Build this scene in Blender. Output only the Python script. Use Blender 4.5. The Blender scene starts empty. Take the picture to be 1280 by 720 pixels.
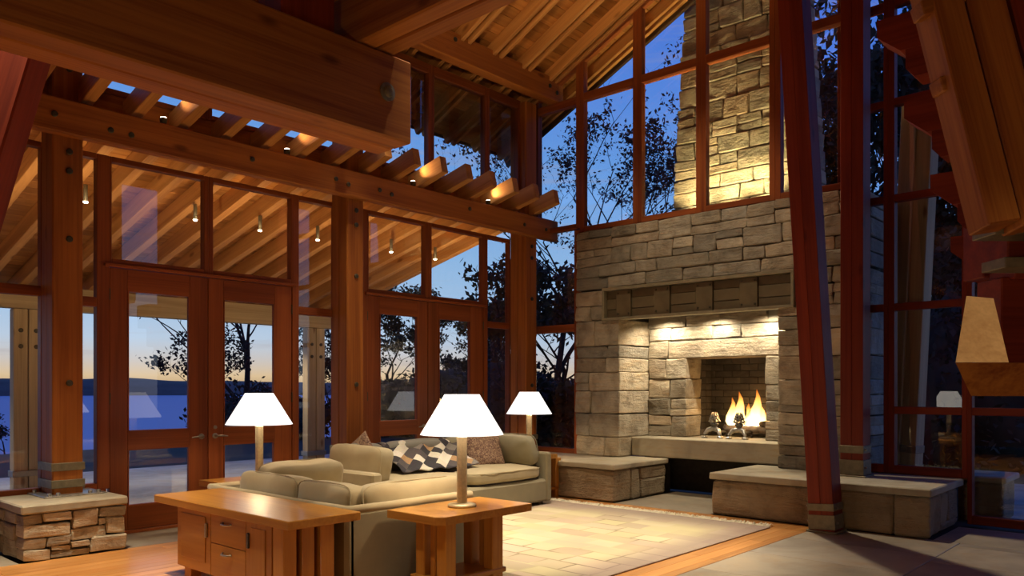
import bpy, bmesh, math, random
from mathutils import Matrix, Vector, noise as mnoise

scene = bpy.context.scene
COL = scene.collection
R = math.radians

# ------------------------------------------------------------------ camera
CAM_YAW = R(42.1)
cam_data = bpy.data.cameras.new('camera')
cam = bpy.data.objects.new('camera', cam_data)
COL.objects.link(cam)
cam.location = (0, 0, 1.4)
cam.rotation_euler = (R(90), 0, CAM_YAW)
cam_data.sensor_width = 36.0
cam_data.lens = 36.0 * 990 / 1280
cam_data.shift_y = 126 / 1280
cam_data.clip_end = 6000
cam_data.clip_start = 0.05
scene.camera = cam

scene.view_settings.view_transform = 'Standard'
scene.view_settings.look = 'None'
scene.view_settings.gamma = 1
scene.view_settings.use_curve_mapping = False
scene.view_settings.exposure = 0.0
scene.cycles.max_bounces = 8
scene.cycles.diffuse_bounces = 4
scene.cycles.glossy_bounces = 4
scene.cycles.transparent_max_bounces = 32
scene.cycles.sample_clamp_indirect = 6.0
scene.cycles.caustics_reflective = False
scene.cycles.caustics_refractive = False

# ------------------------------------------------------------------ node helpers
class NT:
    def __init__(s, tree):
        s.t = tree
        tree.nodes.clear()
    def n(s, kind, **kw):
        nd = s.t.nodes.new(kind)
        for k, v in kw.items():
            if k.startswith('i_'):
                key = k[2:]
                nd.inputs[int(key) if key.isdigit() else key].default_value = v
            else:
                setattr(nd, k, v)
        return nd
    def l(s, a, b):
        s.t.links.new(a, b)
    def ramp(s, fac, stops, mode='LINEAR'):
        r = s.n('ShaderNodeValToRGB')
        r.color_ramp.interpolation = mode
        el = r.color_ramp.elements
        while len(el) < len(stops):
            el.new(0.5)
        for e, (p, c) in zip(el, stops):
            e.position = p
            e.color = (c[0], c[1], c[2], 1)
        s.l(fac, r.inputs[0])
        return r.outputs[0]
    def math(s, op, a, b=None, c=None):
        m = s.n('ShaderNodeMath', operation=op)
        for i, v in enumerate((a, b, c)):
            if v is None:
                continue
            if isinstance(v, (int, float)):
                m.inputs[i].default_value = v
            else:
                s.l(v, m.inputs[i])
        return m.outputs[0]
    def mix(s, fac, a, b, blend='MIX'):
        m = s.n('ShaderNodeMix', data_type='RGBA', blend_type=blend)
        for sock, v in ((m.inputs[0], fac), (m.inputs[6], a), (m.inputs[7], b)):
            if isinstance(v, (int, float)):
                sock.default_value = v
            elif isinstance(v, tuple):
                sock.default_value = (v[0], v[1], v[2], 1)
            else:
                s.l(v, sock)
        return m.outputs[2]

# ------------------------------------------------------------------ dusk sky
world = bpy.data.worlds.new('dusk_sky')
scene.world = world
world.use_nodes = True
w = NT(world.node_tree)
tc = w.n('ShaderNodeTexCoord')
sep = w.n('ShaderNodeSeparateXYZ')
w.l(tc.outputs['Generated'], sep.inputs[0])
elev = sep.outputs[2]
west = w.ramp(elev, [(0.0, (0.62, 0.40, 0.20)), (0.016, (0.85, 0.62, 0.37)), (0.032, (0.72, 0.64, 0.58)), (0.058, (0.58, 0.70, 0.86)), (0.09, (0.46, 0.65, 0.90)),
                     (0.16, (0.33, 0.57, 0.90)), (0.27, (0.18, 0.42, 0.88)), (0.45, (0.075, 0.23, 0.80)), (1.0, (0.03, 0.09, 0.42))])
north = w.ramp(elev, [(0.0, (0.50, 0.50, 0.55)), (0.08, (0.34, 0.52, 0.78)), (0.20, (0.15, 0.36, 0.90)), (0.34, (0.06, 0.18, 0.80)),
                      (0.55, (0.035, 0.115, 0.62)), (1.0, (0.02, 0.07, 0.38))])
dp = w.n('ShaderNodeVectorMath', operation='DOT_PRODUCT')
w.l(tc.outputs['Generated'], dp.inputs[0])
dp.inputs[1].default_value = (-0.95, 0.31, 0)
mr = w.n('ShaderNodeMapRange', i_1=0.35, i_2=0.95)
w.l(dp.outputs['Value'], mr.inputs[0])
skyc = w.mix(mr.outputs[0], north, west)
# thin streaks of cloud low in the west
mp = w.n('ShaderNodeMapping')
mp.inputs['Scale'].default_value = (3, 3, 60)
w.l(tc.outputs['Generated'], mp.inputs[0])
cn = w.n('ShaderNodeTexNoise', i_Scale=1.6, i_Detail=4.0)
w.l(mp.outputs[0], cn.inputs['Vector'])
cm = w.ramp(cn.outputs['Fac'], [(0.56, (0, 0, 0)), (0.72, (0.3, 0.3, 0.3))])
skyc = w.mix(cm, skyc, (0.48, 0.40, 0.40))
bg = w.n('ShaderNodeBackground', i_Strength=1.0)
w.l(skyc, bg.inputs[0])
wo = w.n('ShaderNodeOutputWorld')
w.l(bg.outputs[0], wo.inputs[0])

# ------------------------------------------------------------------ lights of the room and added fills
def lamp(kind, loc, power, color=(1.0, 0.72, 0.42), target=None, size=60, blend=0.6, radius=0.05):
    d = bpy.data.lights.new(kind.lower() + '_light', kind)
    d.energy = power
    d.color = color
    if kind == 'AREA':
        d.shape = 'DISK'
        d.size = radius * 2
    else:
        d.shadow_soft_size = radius
    if kind == 'SPOT':
        d.spot_size = R(size)
        d.spot_blend = blend
    o = bpy.data.objects.new(kind.lower() + '_light', d)
    COL.objects.link(o)
    o.location = loc
    if target is not None:
        v = Vector(target) - Vector(loc)
        o.rotation_euler = v.to_track_quat('-Z', 'Y').to_euler()
    return o

z_ceiling = lambda xx: 6.1 + 0.468 * (xx + 7.2)
WARM = (1.0, 0.70, 0.38)
HALO = (1.0, 0.83, 0.58)
# unseen ceiling spots over the seating, the rug, the floors and the breast
lamp('SPOT', (-4.9, 5.9, 6.6), 2350, (1.0, 0.87, 0.66), (-4.9, 6.0, 0), 44, 0.9, 0.08)
lamp('SPOT', (-4.0, 4.4, 6.9), 1600, (1.0, 0.87, 0.66), (-4.2, 4.9, 0), 42, 0.9, 0.08)
lamp('SPOT', (-6.3, 5.2, 6.0), 700, HALO, (-6.7, 5.6, 0), 50, 0.9, 0.08)
lamp('SPOT', (-4.4, 6.3, 6.9), 430, HALO, (-5.0, 9.0, 2.7), 46, 0.9, 0.08)
lamp('SPOT', (-4.3, 8.7, 6.4), 950, HALO, (-1.9, 6.9, 0), 46, 0.9, 0.06)
lamp('SPOT', (-6.25, 2.0, 6.1), 2100, HALO, (-6.25, 1.75, 0), 40, 0.9, 0.08)
lamp('SPOT', (-2.7, 1.7, 6.9), 1150, HALO, (-2.7, 1.7, 0), 46, 0.9, 0.08)  # unseen spot added so floor bounce brightens the massive dark beam
# unseen fill lights added to brighten the near timbers, the console and the sofa
lamp('POINT', (1.3, 2.2, 1.45), 34, WARM, radius=0.15)
lamp('SPOT', (-6.0, 1.3, 5.9), 520, HALO, (-5.15, 3.3, 0.6), 30, 0.9, 0.06)
lamp('POINT', (-1.0, -1.8, 1.0), 80, (1.0, 0.76, 0.48), radius=0.2)
lamp('SPOT', (-0.6, 3.6, 4.6), 260, HALO, (-0.35, 4.3, 1.5), 40, 0.9, 0.05)
# uplights on top of the tie beam wash the roof boards
for ux, uy, tx, ty_, pw in ((-4.6, 3.5, -5.9, 6.4, 330), (-3.4, 3.6, -4.6, 7.0, 330), (-2.2, 3.6, -3.0, 7.4, 300)):
    lamp('SPOT', (ux, uy, 4.35), pw, WARM, (tx, ty_, z_ceiling(tx)), 62, 0.9, 0.1)
# porch wall uplights wash the porch roof
for py in (1.0, 3.0, 4.8, 6.6, 8.3):
    lamp('SPOT', (-8.35, py, 2.55), 60, WARM, (-9.9, py + 0.4, 3.9), 150, 0.9, 0.06)

# unseen lights added under the outer porch beam fall on the terrace
for py in (1.4, 4.4, 7.4):
    lamp('SPOT', (-12.5, py, 2.45), 130, (1.0, 0.90, 0.75), (-12.9, py, 0), 130, 0.9, 0.05)

# ------------------------------------------------------------------ materials
MATS = {}
def new_mat(name):
    m = bpy.data.materials.new(name)
    m.use_nodes = True
    MATS[name] = m
    return m, NT(m.node_tree)

def wood(name, base, dark, rough=0.45, rings=9.0, bump=0.15, knots=True, coat=0.0, vary=0.25):
    m, t = new_mat(name)
    tc = t.n('ShaderNodeTexCoord')
    oi = t.n('ShaderNodeObjectInfo')
    off = t.n('ShaderNodeVectorMath', operation='SCALE')
    cmb = t.n('ShaderNodeCombineXYZ', i_0=37.0, i_1=17.0, i_2=53.0)
    t.l(cmb.outputs[0], off.inputs[0])
    t.l(oi.outputs['Random'], off.inputs['Scale'])
    add = t.n('ShaderNodeVectorMath', operation='ADD')
    t.l(tc.outputs['Object'], add.inputs[0])
    t.l(off.outputs[0], add.inputs[1])
    mp = t.n('ShaderNodeMapping')
    mp.inputs['Scale'].default_value = (0.35, rings, rings)
    t.l(add.outputs[0], mp.inputs[0])
    n1 = t.n('ShaderNodeTexNoise', i_Scale=1.0, i_Detail=4.0, i_Roughness=0.55, i_Distortion=0.6)
    t.l(mp.outputs[0], n1.inputs['Vector'])
    mp2 = t.n('ShaderNodeMapping')
    mp2.inputs['Scale'].default_value = (1.2, rings * 9, rings * 9)
    t.l(add.outputs[0], mp2.inputs[0])
    n2 = t.n('ShaderNodeTexNoise', i_Scale=1.0, i_Detail=3.0)
    t.l(mp2.outputs[0], n2.inputs['Vector'])
    f = t.math('MULTIPLY_ADD', n2.outputs['Fac'], 0.35, t.math('MULTIPLY', n1.outputs['Fac'], 0.75))
    c = t.ramp(f, [(0.36, dark), (0.62, base), (0.75, tuple(min(1, v * 1.12) for v in base))])
    if knots:
        mp3 = t.n('ShaderNodeMapping')
        mp3.inputs['Scale'].default_value = (1.3, 3.4, 3.4)
        t.l(add.outputs[0], mp3.inputs[0])
        vo = t.n('ShaderNodeTexVoronoi', i_Scale=1.0)
        t.l(mp3.outputs[0], vo.inputs['Vector'])
        k = t.ramp(vo.outputs['Distance'], [(0.05, (0.35, 0.25, 0.2)), (0.13, (1, 1, 1))])
        c = t.mix(0.8, c, k, 'MULTIPLY')
    hs = t.n('ShaderNodeHueSaturation')
    t.l(t.math('MULTIPLY_ADD', oi.outputs['Random'], vary, 1 - vary / 2), hs.inputs['Value'])
    t.l(c, hs.inputs['Color'])
    bs = t.n('ShaderNodeBsdfPrincipled', i_Roughness=rough)
    bs.inputs['Specular IOR Level'].default_value = 0.22
    bs.inputs['Coat Weight'].default_value = coat
    bs.inputs['Coat Roughness'].default_value = 0.12
    t.l(hs.outputs[0], bs.inputs['Base Color'])
    bp = t.n('ShaderNodeBump', i_Strength=bump, i_Distance=0.004)
    t.l(f, bp.inputs['Height'])
    t.l(bp.outputs[0], bs.inputs['Normal'])
    o = t.n('ShaderNodeOutputMaterial')
    t.l(bs.outputs[0], o.inputs[0])
    return m

def stone(name, cols, scale=3.0, bump=0.7, rough=0.85, vary=0.5, dist=0.03):
    m, t = new_mat(name)
    tc = t.n('ShaderNodeTexCoord')
    oi = t.n('ShaderNodeObjectInfo')
    off = t.n('ShaderNodeVectorMath', operation='SCALE')
    cmb = t.n('ShaderNodeCombineXYZ', i_0=31.0, i_1=71.0, i_2=43.0)
    t.l(cmb.outputs[0], off.inputs[0])
    t.l(oi.outputs['Random'], off.inputs['Scale'])
    add = t.n('ShaderNodeVectorMath', operation='ADD')
    t.l(tc.outputs['Object'], add.inputs[0])
    t.l(off.outputs[0], add.inputs[1])
    n1 = t.n('ShaderNodeTexNoise', i_Scale=scale, i_Detail=7.0, i_Roughness=0.62, i_Distortion=0.4)
    t.l(add.outputs[0], n1.inputs['Vector'])
    mp = t.n('ShaderNodeMapping')
    mp.inputs['Scale'].default_value = (2.0, 2.0, 14.0)
    t.l(add.outputs[0], mp.inputs[0])
    n2 = t.n('ShaderNodeTexNoise', i_Scale=1.6, i_Detail=5.0, i_Roughness=0.7)
    t.l(mp.outputs[0], n2.inputs['Vector'])
    n3 = t.n('ShaderNodeTexNoise', i_Scale=38.0, i_Detail=4.0)
    t.l(add.outputs[0], n3.inputs['Vector'])
    k = len(cols)
    c1 = t.ramp(oi.outputs['Random'], [((i + 0.5) / k, c) for i, c in enumerate(cols)])
    sh = t.ramp(n1.outputs['Fac'], [(0.3, (0.45, 0.42, 0.40)), (0.55, (1, 1, 1)), (0.75, (1.25, 1.15, 1.0))])
    c = t.mix(0.85, c1, sh, 'MULTIPLY')
    rust = t.ramp(n2.outputs['Fac'], [(0.5, (0, 0, 0)), (0.72, (0.55, 0.55, 0.55))])
    c = t.mix(rust, c, t.mix(1.0, c1, (0.95, 0.72, 0.50), 'MULTIPLY'))
    hs = t.n('ShaderNodeHueSaturation')
    rnd = t.math('FRACT', t.math('MULTIPLY', oi.outputs['Random'], 7.31))
    t.l(t.math('MULTIPLY_ADD', rnd, vary, 1 - vary / 2), hs.inputs['Value'])
    t.l(c, hs.inputs['Color'])
    bs = t.n('ShaderNodeBsdfPrincipled', i_Roughness=rough)
    bs.inputs['Specular IOR Level'].default_value = 0.25
    t.l(hs.outputs[0], bs.inputs['Base Color'])
    h = t.math('MULTIPLY_ADD', n2.outputs['Fac'], 0.5, t.math('MULTIPLY_ADD', n3.outputs['Fac'], 0.14, n1.outputs['Fac']))
    bp = t.n('ShaderNodeBump', i_Strength=bump, i_Distance=dist)
    t.l(h, bp.inputs['Height'])
    t.l(bp.outputs[0], bs.inputs['Normal'])
    o = t.n('ShaderNodeOutputMaterial')
    t.l(bs.outputs[0], o.inputs[0])
    return m

def plain(name, col, rough=0.6, metal=0.0, nscale=12.0, namt=0.25, bump=0.1, spec=0.5, weave=False, sheen=0.0):
    m, t = new_mat(name)
    tc = t.n('ShaderNodeTexCoord')
    n1 = t.n('ShaderNodeTexNoise', i_Scale=nscale, i_Detail=4.0)
    t.l(tc.outputs['Object'], n1.inputs['Vector'])
    lo = tuple(v * (1 - namt) for v in col)
    hi = tuple(min(1, v * (1 + namt * 0.6)) for v in col)
    c = t.ramp(n1.outputs['Fac'], [(0.3, lo), (0.7, hi)])
    bs = t.n('ShaderNodeBsdfPrincipled', i_Roughness=rough, i_Metallic=metal)
    bs.inputs['Specular IOR Level'].default_value = spec
    bs.inputs['Sheen Weight'].default_value = sheen
    t.l(c, bs.inputs['Base Color'])
    hsrc = n1.outputs['Fac']
    dist = 0.003
    if weave:
        n2 = t.n('ShaderNodeTexNoise', i_Scale=420.0, i_Detail=2.0)
        t.l(tc.outputs['Object'], n2.inputs['Vector'])
        hsrc = n2.outputs['Fac']
        dist = 0.002
    bp = t.n('ShaderNodeBump', i_Strength=bump, i_Distance=dist)
    t.l(hsrc, bp.inputs['Height'])
    t.l(bp.outputs[0], bs.inputs['Normal'])
    o = t.n('ShaderNodeOutputMaterial')
    t.l(bs.outputs[0], o.inputs[0])
    return m

M_TIMBER = wood('fir_timber', (0.42, 0.140, 0.026), (0.22, 0.058, 0.011), 0.5, 7.0)
M_RED = wood('red_fir_timber', (0.25, 0.036, 0.013), (0.15, 0.018, 0.008), 0.5, 7.0)
M_GLULAM = wood('glulam_timber', (0.42, 0.150, 0.030), (0.22, 0.055, 0.013), 0.5, 8.0)
M_FRAME = wood('mahogany_frame', (0.31, 0.082, 0.021), (0.18, 0.040, 0.012), 0.4, 8.0, knots=False)
M_DECK = wood('fir_roof_board', (0.45, 0.19, 0.047), (0.28, 0.10, 0.023), 0.5, 6.0, vary=0.45)
M_RAFTER = wood('fir_rafter', (0.58, 0.27, 0.08), (0.38, 0.15, 0.04), 0.5, 7.0)
M_FLOOR = wood('cherry_floor', (0.60, 0.28, 0.085), (0.42, 0.16, 0.04), 0.3, 6.0, 0.05, False, 0.25, 0.4)
M_CHERRY = wood('cherry_furniture', (0.48, 0.22, 0.040), (0.34, 0.13, 0.022), 0.32, 5.0, 0.04, False, 0.25, 0.12)
M_PALE = wood('pale_weathered_fir', (0.58, 0.42, 0.22), (0.40, 0.27, 0.13), 0.6, 7.0)
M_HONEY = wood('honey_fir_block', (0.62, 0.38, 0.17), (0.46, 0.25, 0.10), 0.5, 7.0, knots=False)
M_DARKWOOD = wood('dark_outside_board', (0.055, 0.035, 0.022), (0.03, 0.018, 0.012), 0.7, 7.0, knots=False)
M_STONE = stone('fieldstone', [(0.36, 0.315, 0.24), (0.44, 0.37, 0.27), (0.30, 0.275, 0.225), (0.48, 0.40, 0.285), (0.35, 0.32, 0.255), (0.42, 0.335, 0.235)], 4.0, 1.0, 0.85, 0.55, 0.05)
M_ROUGHSTONE = stone('split_boulder', [(0.33, 0.25, 0.165), (0.37, 0.29, 0.19), (0.31, 0.255, 0.18)], 2.6, 1.0, 0.85, 0.3, 0.09)
M_SLAB = stone('sandstone_slab', [(0.40, 0.36, 0.27), (0.42, 0.37, 0.275)], 1.6, 0.25, 0.7, 0.12, 0.01)
M_SLATE = stone('floor_tile', [(0.33, 0.285, 0.22), (0.30, 0.26, 0.21), (0.35, 0.30, 0.225), (0.32, 0.275, 0.22)], 1.3, 0.12, 0.42, 0.22, 0.006)
M_MORTAR = plain('dark_joint', (0.035, 0.028, 0.02), 0.95, 0, 20, 0.3, 0.2)
M_BRICK = stone('sooty_firebrick', [(0.075, 0.066, 0.058), (0.09, 0.078, 0.066), (0.065, 0.058, 0.052)], 4.0, 0.4, 0.9, 0.3, 0.01)
M_BRONZE = plain('bronze_strap', (0.22, 0.185, 0.115), 0.5, 0.4, 20, 0.25, 0.1)
M_BOLT = plain('dark_bolt', (0.10, 0.085, 0.055), 0.5, 0.7, 30, 0.3, 0.1)
M_MANTEL = plain('bronze_mantel', (0.155, 0.115, 0.06), 0.5, 0.25, 9, 0.2, 0.08)
M_MANTEL_EDGE = plain('bronze_mantel_rim', (0.30, 0.255, 0.16), 0.45, 0.3, 9, 0.2, 0.08)
M_IRON = plain('black_iron', (0.12, 0.115, 0.11), 0.45, 0.7, 25, 0.3, 0.1)
M_SILVER = plain('polished_iron', (0.42, 0.40, 0.37), 0.35, 0.8, 25, 0.3, 0.1)
M_BRASS = plain('satin_brass', (0.52, 0.41, 0.235), 0.45, 0.45, 40, 0.15, 0.05)
M_STEEL = plain('door_hardware', (0.42, 0.38, 0.30), 0.35, 0.9, 40, 0.15, 0.05)
M_SOFA = plain('olive_linen', (0.245, 0.205, 0.125), 0.9, 0, 6, 0.1, 0.25, 0.2, True, 0.2)
M_CUSH = plain('tan_linen', (0.40, 0.325, 0.195), 0.9, 0, 5, 0.1, 0.25, 0.2, True, 0.2)
M_CUSHD = plain('sage_linen', (0.29, 0.255, 0.165), 0.9, 0, 5, 0.1, 0.25, 0.2, True, 0.2)
M_CUSHG = plain('grey_linen', (0.22, 0.205, 0.17), 0.9, 0, 5, 0.1, 0.25, 0.2, True, 0.2)
M_FRINGE = plain('cream_fringe', (0.72, 0.64, 0.48), 0.95, 0, 30, 0.2, 0.1)
M_BARK = plain('dark_bark', (0.022, 0.018, 0.016), 0.95, 0, 9, 0.4, 0.3)
M_LEAF = plain('dusk_leaf', (0.030, 0.034, 0.022), 0.9, 0, 2, 0.4, 0.0)
M_LEAFR = plain('autumn_leaf', (0.06, 0.035, 0.03), 0.9, 0, 2, 0.4, 0.0)
M_GROUND = plain('dark_lawn', (0.030, 0.034, 0.024), 0.95, 0, 0.6, 0.5, 0.3)
M_HILL = plain('far_hill', (0.085, 0.072, 0.066), 0.95, 0, 0.02, 0.3, 0.0)
M_TERRACE = stone('terrace_paving', [(0.42, 0.40, 0.36), (0.40, 0.38, 0.35)], 1.0, 0.15, 0.6, 0.1, 0.01)
M_WHITE = plain('white_enamel', (0.75, 0.72, 0.66), 0.4, 0, 9, 0.05, 0.0)
M_INWALL = wood('inner_wall_board', (0.30, 0.11, 0.035), (0.19, 0.06, 0.02), 0.6, 4.0, knots=False)
M_ASH = plain('charred_log', (0.16, 0.12, 0.085), 0.95, 0, 14, 0.7, 0.6)

def emit(name, col, strength):
    m, t = new_mat(name)
    e = t.n('ShaderNodeEmission', i_Strength=strength)
    e.inputs[0].default_value = (*col, 1)
    o = t.n('ShaderNodeOutputMaterial')
    t.l(e.outputs[0], o.inputs[0])
    return m
M_BULB = emit('lit_lens', (1.0, 0.9, 0.7), 14.0)

def shade_mat():
    m, t = new_mat('lit_paper_shade')
    tc = t.n('ShaderNodeTexCoord')
    n1 = t.n('ShaderNodeTexNoise', i_Scale=60.0, i_Detail=3.0)
    t.l(tc.outputs['Object'], n1.inputs['Vector'])
    c = t.ramp(n1.outputs['Fac'], [(0.3, (0.94, 0.90, 0.86)), (0.7, (1.0, 0.97, 0.94))])
    e = t.n('ShaderNodeEmission', i_Strength=1.25)
    t.l(c, e.inputs[0])
    d = t.n('ShaderNodeBsdfDiffuse')
    d.inputs[0].default_value = (0.6, 0.57, 0.5, 1)
    a = t.n('ShaderNodeAddShader')
    t.l(e.outputs[0], a.inputs[0])
    t.l(d.outputs[0], a.inputs[1])
    o = t.n('ShaderNodeOutputMaterial')
    t.l(a.outputs[0], o.inputs[0])
    return m
M_SHADE = shade_mat()

def glass_mat():
    m, t = new_mat('window_glass')
    fr = t.n('ShaderNodeFresnel', i_IOR=1.5)
    tr = t.n('ShaderNodeBsdfTransparent')
    tr.inputs[0].default_value = (0.97, 0.98, 0.98, 1)
    gl = t.n('ShaderNodeBsdfGlossy', i_Roughness=0.0)
    mx = t.n('ShaderNodeMixShader')
    geo = t.n('ShaderNodeNewGeometry')
    # sealed double panes: four reflecting faces gathered on the near one
    f = t.math('MULTIPLY', fr.outputs[0], t.math('SUBTRACT', 1.0, geo.outputs['Backfacing']))
    f = t.math('MINIMUM', t.math('MULTIPLY', f, 2.8), 1.0)
    t.l(f, mx.inputs[0])
    t.l(tr.outputs[0], mx.inputs[1])
    t.l(gl.outputs[0], mx.inputs[2])
    o = t.n('ShaderNodeOutputMaterial')
    t.l(mx.outputs[0], o.inputs[0])
    return m
M_GLASS = glass_mat()

def lake_mat():
    m, t = new_mat('misty_lake')
    d = t.n('ShaderNodeBsdfDiffuse')
    d.inputs[0].default_value = (0.38, 0.43, 0.66, 1)  # mist and reflected sky put into the diffuse blue
    g = t.n('ShaderNodeBsdfGlossy', i_Roughness=0.25)
    g.inputs[0].default_value = (0.5, 0.5, 0.6, 1)
    mx = t.n('ShaderNodeMixShader', i_Fac=0.25)
    t.l(d.outputs[0], mx.inputs[1])
    t.l(g.outputs[0], mx.inputs[2])
    o = t.n('ShaderNodeOutputMaterial')
    t.l(mx.outputs[0], o.inputs[0])
    return m
M_LAKE = lake_mat()

def flame_mat():
    m, t = new_mat('flame')
    tc = t.n('ShaderNodeTexCoord')
    sp = t.n('ShaderNodeSeparateXYZ')
    t.l(tc.outputs['Generated'], sp.inputs[0])
    col = t.ramp(sp.outputs[2], [(0.0, (1.0, 0.78, 0.42)), (0.45, (1.0, 0.62, 0.20)), (0.8, (1.0, 0.36, 0.06)), (1.0, (0.8, 0.18, 0.02))])
    st = t.ramp(sp.outputs[2], [(0.0, (1, 1, 1)), (0.5, (0.6, 0.6, 0.6)), (1.0, (0.12, 0.12, 0.12))])
    e = t.n('ShaderNodeEmission')
    t.l(col, e.inputs[0])
    t.l(t.math('MULTIPLY', st, 7.0), e.inputs[1])
    lw = t.n('ShaderNodeLayerWeight', i_Blend=0.45)
    n1 = t.n('ShaderNodeTexNoise', i_Scale=9.0, i_Detail=3.0)
    t.l(tc.outputs['Object'], n1.inputs['Vector'])
    a = t.math('MULTIPLY', t.math('SUBTRACT', 1.0, lw.outputs['Facing']), t.math('MULTIPLY_ADD', n1.outputs['Fac'], 0.8, 0.3))
    a = t.math('MINIMUM', a, 0.95)
    tr = t.n('ShaderNodeBsdfTransparent')
    mx = t.n('ShaderNodeMixShader')
    t.l(a, mx.inputs[0])
    t.l(tr.outputs[0], mx.inputs[1])
    t.l(e.outputs[0], mx.inputs[2])
    o = t.n('ShaderNodeOutputMaterial')
    t.l(mx.outputs[0], o.inputs[0])
    return m
M_FLAME = flame_mat()

def rug_mat():
    m, t = new_mat('patchwork_rug')
    tc = t.n('ShaderNodeTexCoord')
    nz = t.n('ShaderNodeTexNoise', i_Scale=2.5, i_Detail=2.0)
    t.l(tc.outputs['Object'], nz.inputs['Vector'])
    wv = t.n('ShaderNodeVectorMath', operation='MULTIPLY_ADD')
    t.l(nz.outputs['Color'], wv.inputs[0])
    wv.inputs[1].default_value = (0.05, 0.05, 0)
    t.l(tc.outputs['Object'], wv.inputs[2])
    br = t.n('ShaderNodeTexBrick', offset=0.35, offset_frequency=3, squash=1.5, squash_frequency=2)
    br.inputs['Scale'].default_value = 1.0
    br.inputs['Brick Width'].default_value = 0.30
    br.inputs['Row Height'].default_value = 0.24
    br.inputs['Mortar Size'].default_value = 0.014
    br.inputs['Mortar Smooth'].default_value = 0.6
    br.inputs['Color1'].default_value = (0, 0, 0, 1)
    br.inputs['Color2'].default_value = (1, 1, 1, 1)
    br.inputs['Mortar'].default_value = (0.5, 0.5, 0.5, 1)
    t.l(wv.outputs[0], br.inputs['Vector'])
    c = t.ramp(br.outputs['Color'], [(0.0, (0.44, 0.34, 0.22)), (0.25, (0.55, 0.46, 0.31)), (0.5, (0.48, 0.41, 0.23)), (0.75, (0.34, 0.25, 0.19)), (1.0, (0.50, 0.38, 0.28))])
    big = t.n('ShaderNodeTexNoise', i_Scale=0.8, i_Detail=3.0)
    t.l(tc.outputs['Object'], big.inputs['Vector'])
    zone = t.ramp(big.outputs['Fac'], [(0.35, (0.46, 0.33, 0.26)), (0.5, (0.53, 0.46, 0.27)), (0.65, (0.58, 0.50, 0.36))])
    c = t.mix(0.38, c, zone)
    # dark outlines of the squares, worn away in places
    wear = t.n('ShaderNodeTexNoise', i_Scale=1.1, i_Detail=2.0)
    t.l(tc.outputs['Object'], wear.inputs['Vector'])
    wm = t.ramp(wear.outputs['Fac'], [(0.47, (0, 0, 0)), (0.60, (0.75, 0.75, 0.75))])
    c = t.mix(t.math('MULTIPLY', br.outputs['Fac'], wm), c, (0.13, 0.085, 0.06))
    # mauve border along the edges
    sp = t.n('ShaderNodeSeparateXYZ')
    t.l(tc.outputs['Generated'], sp.inputs[0])
    ex = t.math('SUBTRACT', 0.5, t.math('ABSOLUTE', t.math('SUBTRACT', sp.outputs[0], 0.5)))
    ey = t.math('SUBTRACT', 0.5, t.math('ABSOLUTE', t.math('SUBTRACT', sp.outputs[1], 0.5)))
    eb = t.math('MINIMUM', ex, ey)
    em = t.ramp(eb, [(0.04, (0.8, 0.8, 0.8)), (0.15, (0, 0, 0))])
    c = t.mix(em, c, (0.27, 0.20, 0.17))
    bs = t.n('ShaderNodeBsdfPrincipled', i_Roughness=0.95)
    bs.inputs['Specular IOR Level'].default_value = 0.1
    t.l(c, bs.inputs['Base Color'])
    fn = t.n('ShaderNodeTexNoise', i_Scale=180.0, i_Detail=2.0)
    t.l(tc.outputs['Object'], fn.inputs['Vector'])
    bp = t.n('ShaderNodeBump', i_Strength=0.5, i_Distance=0.006)
    t.l(fn.outputs['Fac'], bp.inputs['Height'])
    t.l(bp.outputs[0], bs.inputs['Normal'])
    o = t.n('ShaderNodeOutputMaterial')
    t.l(bs.outputs[0], o.inputs[0])
    return m
M_RUG = rug_mat()

def quilt_mat():
    m, t = new_mat('patchwork_cloth')
    uv = t.n('ShaderNodeUVMap')
    mp = t.n('ShaderNodeMapping')
    mp.inputs['Rotation'].default_value = (0, 0, R(38))
    mp.inputs['Scale'].default_value = (9.5, 6.5, 1)
    t.l(uv.outputs[0], mp.inputs[0])
    fl = t.n('ShaderNodeVectorMath', operation='FLOOR')
    t.l(mp.outputs[0], fl.inputs[0])
    wn = t.n('ShaderNodeTexWhiteNoise', noise_dimensions='2D')
    t.l(fl.outputs[0], wn.inputs['Vector'])
    c = t.ramp(wn.outputs['Value'], [(0.0, (0.055, 0.05, 0.055)), (0.3, (0.10, 0.085, 0.085)), (0.45, (0.62, 0.56, 0.45)), (0.66, (0.40, 0.25, 0.13)),
                                    (0.78, (0.22, 0.19, 0.165)), (0.9, (0.70, 0.64, 0.54))], 'CONSTANT')
    n = t.n('ShaderNodeTexNoise', i_Scale=60.0)
    t.l(uv.outputs[0], n.inputs['Vector'])
    c = t.mix(0.35, c, n.outputs['Color'], 'OVERLAY')
    bs = t.n('ShaderNodeBsdfPrincipled', i_Roughness=0.9)
    bs.inputs['Specular IOR Level'].default_value = 0.1
    t.l(c, bs.inputs['Base Color'])
    o = t.n('ShaderNodeOutputMaterial')
    t.l(bs.outputs[0], o.inputs[0])
    return m
M_QUILT = quilt_mat()

def damask_mat():
    m, t = new_mat('brown_damask')
    tc = t.n('ShaderNodeTexCoord')
    n = t.n('ShaderNodeTexNoise', i_Scale=26.0, i_Detail=5.0, i_Distortion=2.5)
    t.l(tc.outputs['Object'], n.inputs['Vector'])
    c = t.ramp(n.outputs['Fac'], [(0.38, (0.12, 0.06, 0.045)), (0.5, (0.26, 0.15, 0.10)), (0.62, (0.42, 0.28, 0.17))])
    bs = t.n('ShaderNodeBsdfPrincipled', i_Roughness=0.85)
    t.l(c, bs.inputs['Base Color'])
    o = t.n('ShaderNodeOutputMaterial')
    t.l(bs.outputs[0], o.inputs[0])
    return m
M_DAMASK = damask_mat()

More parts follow.
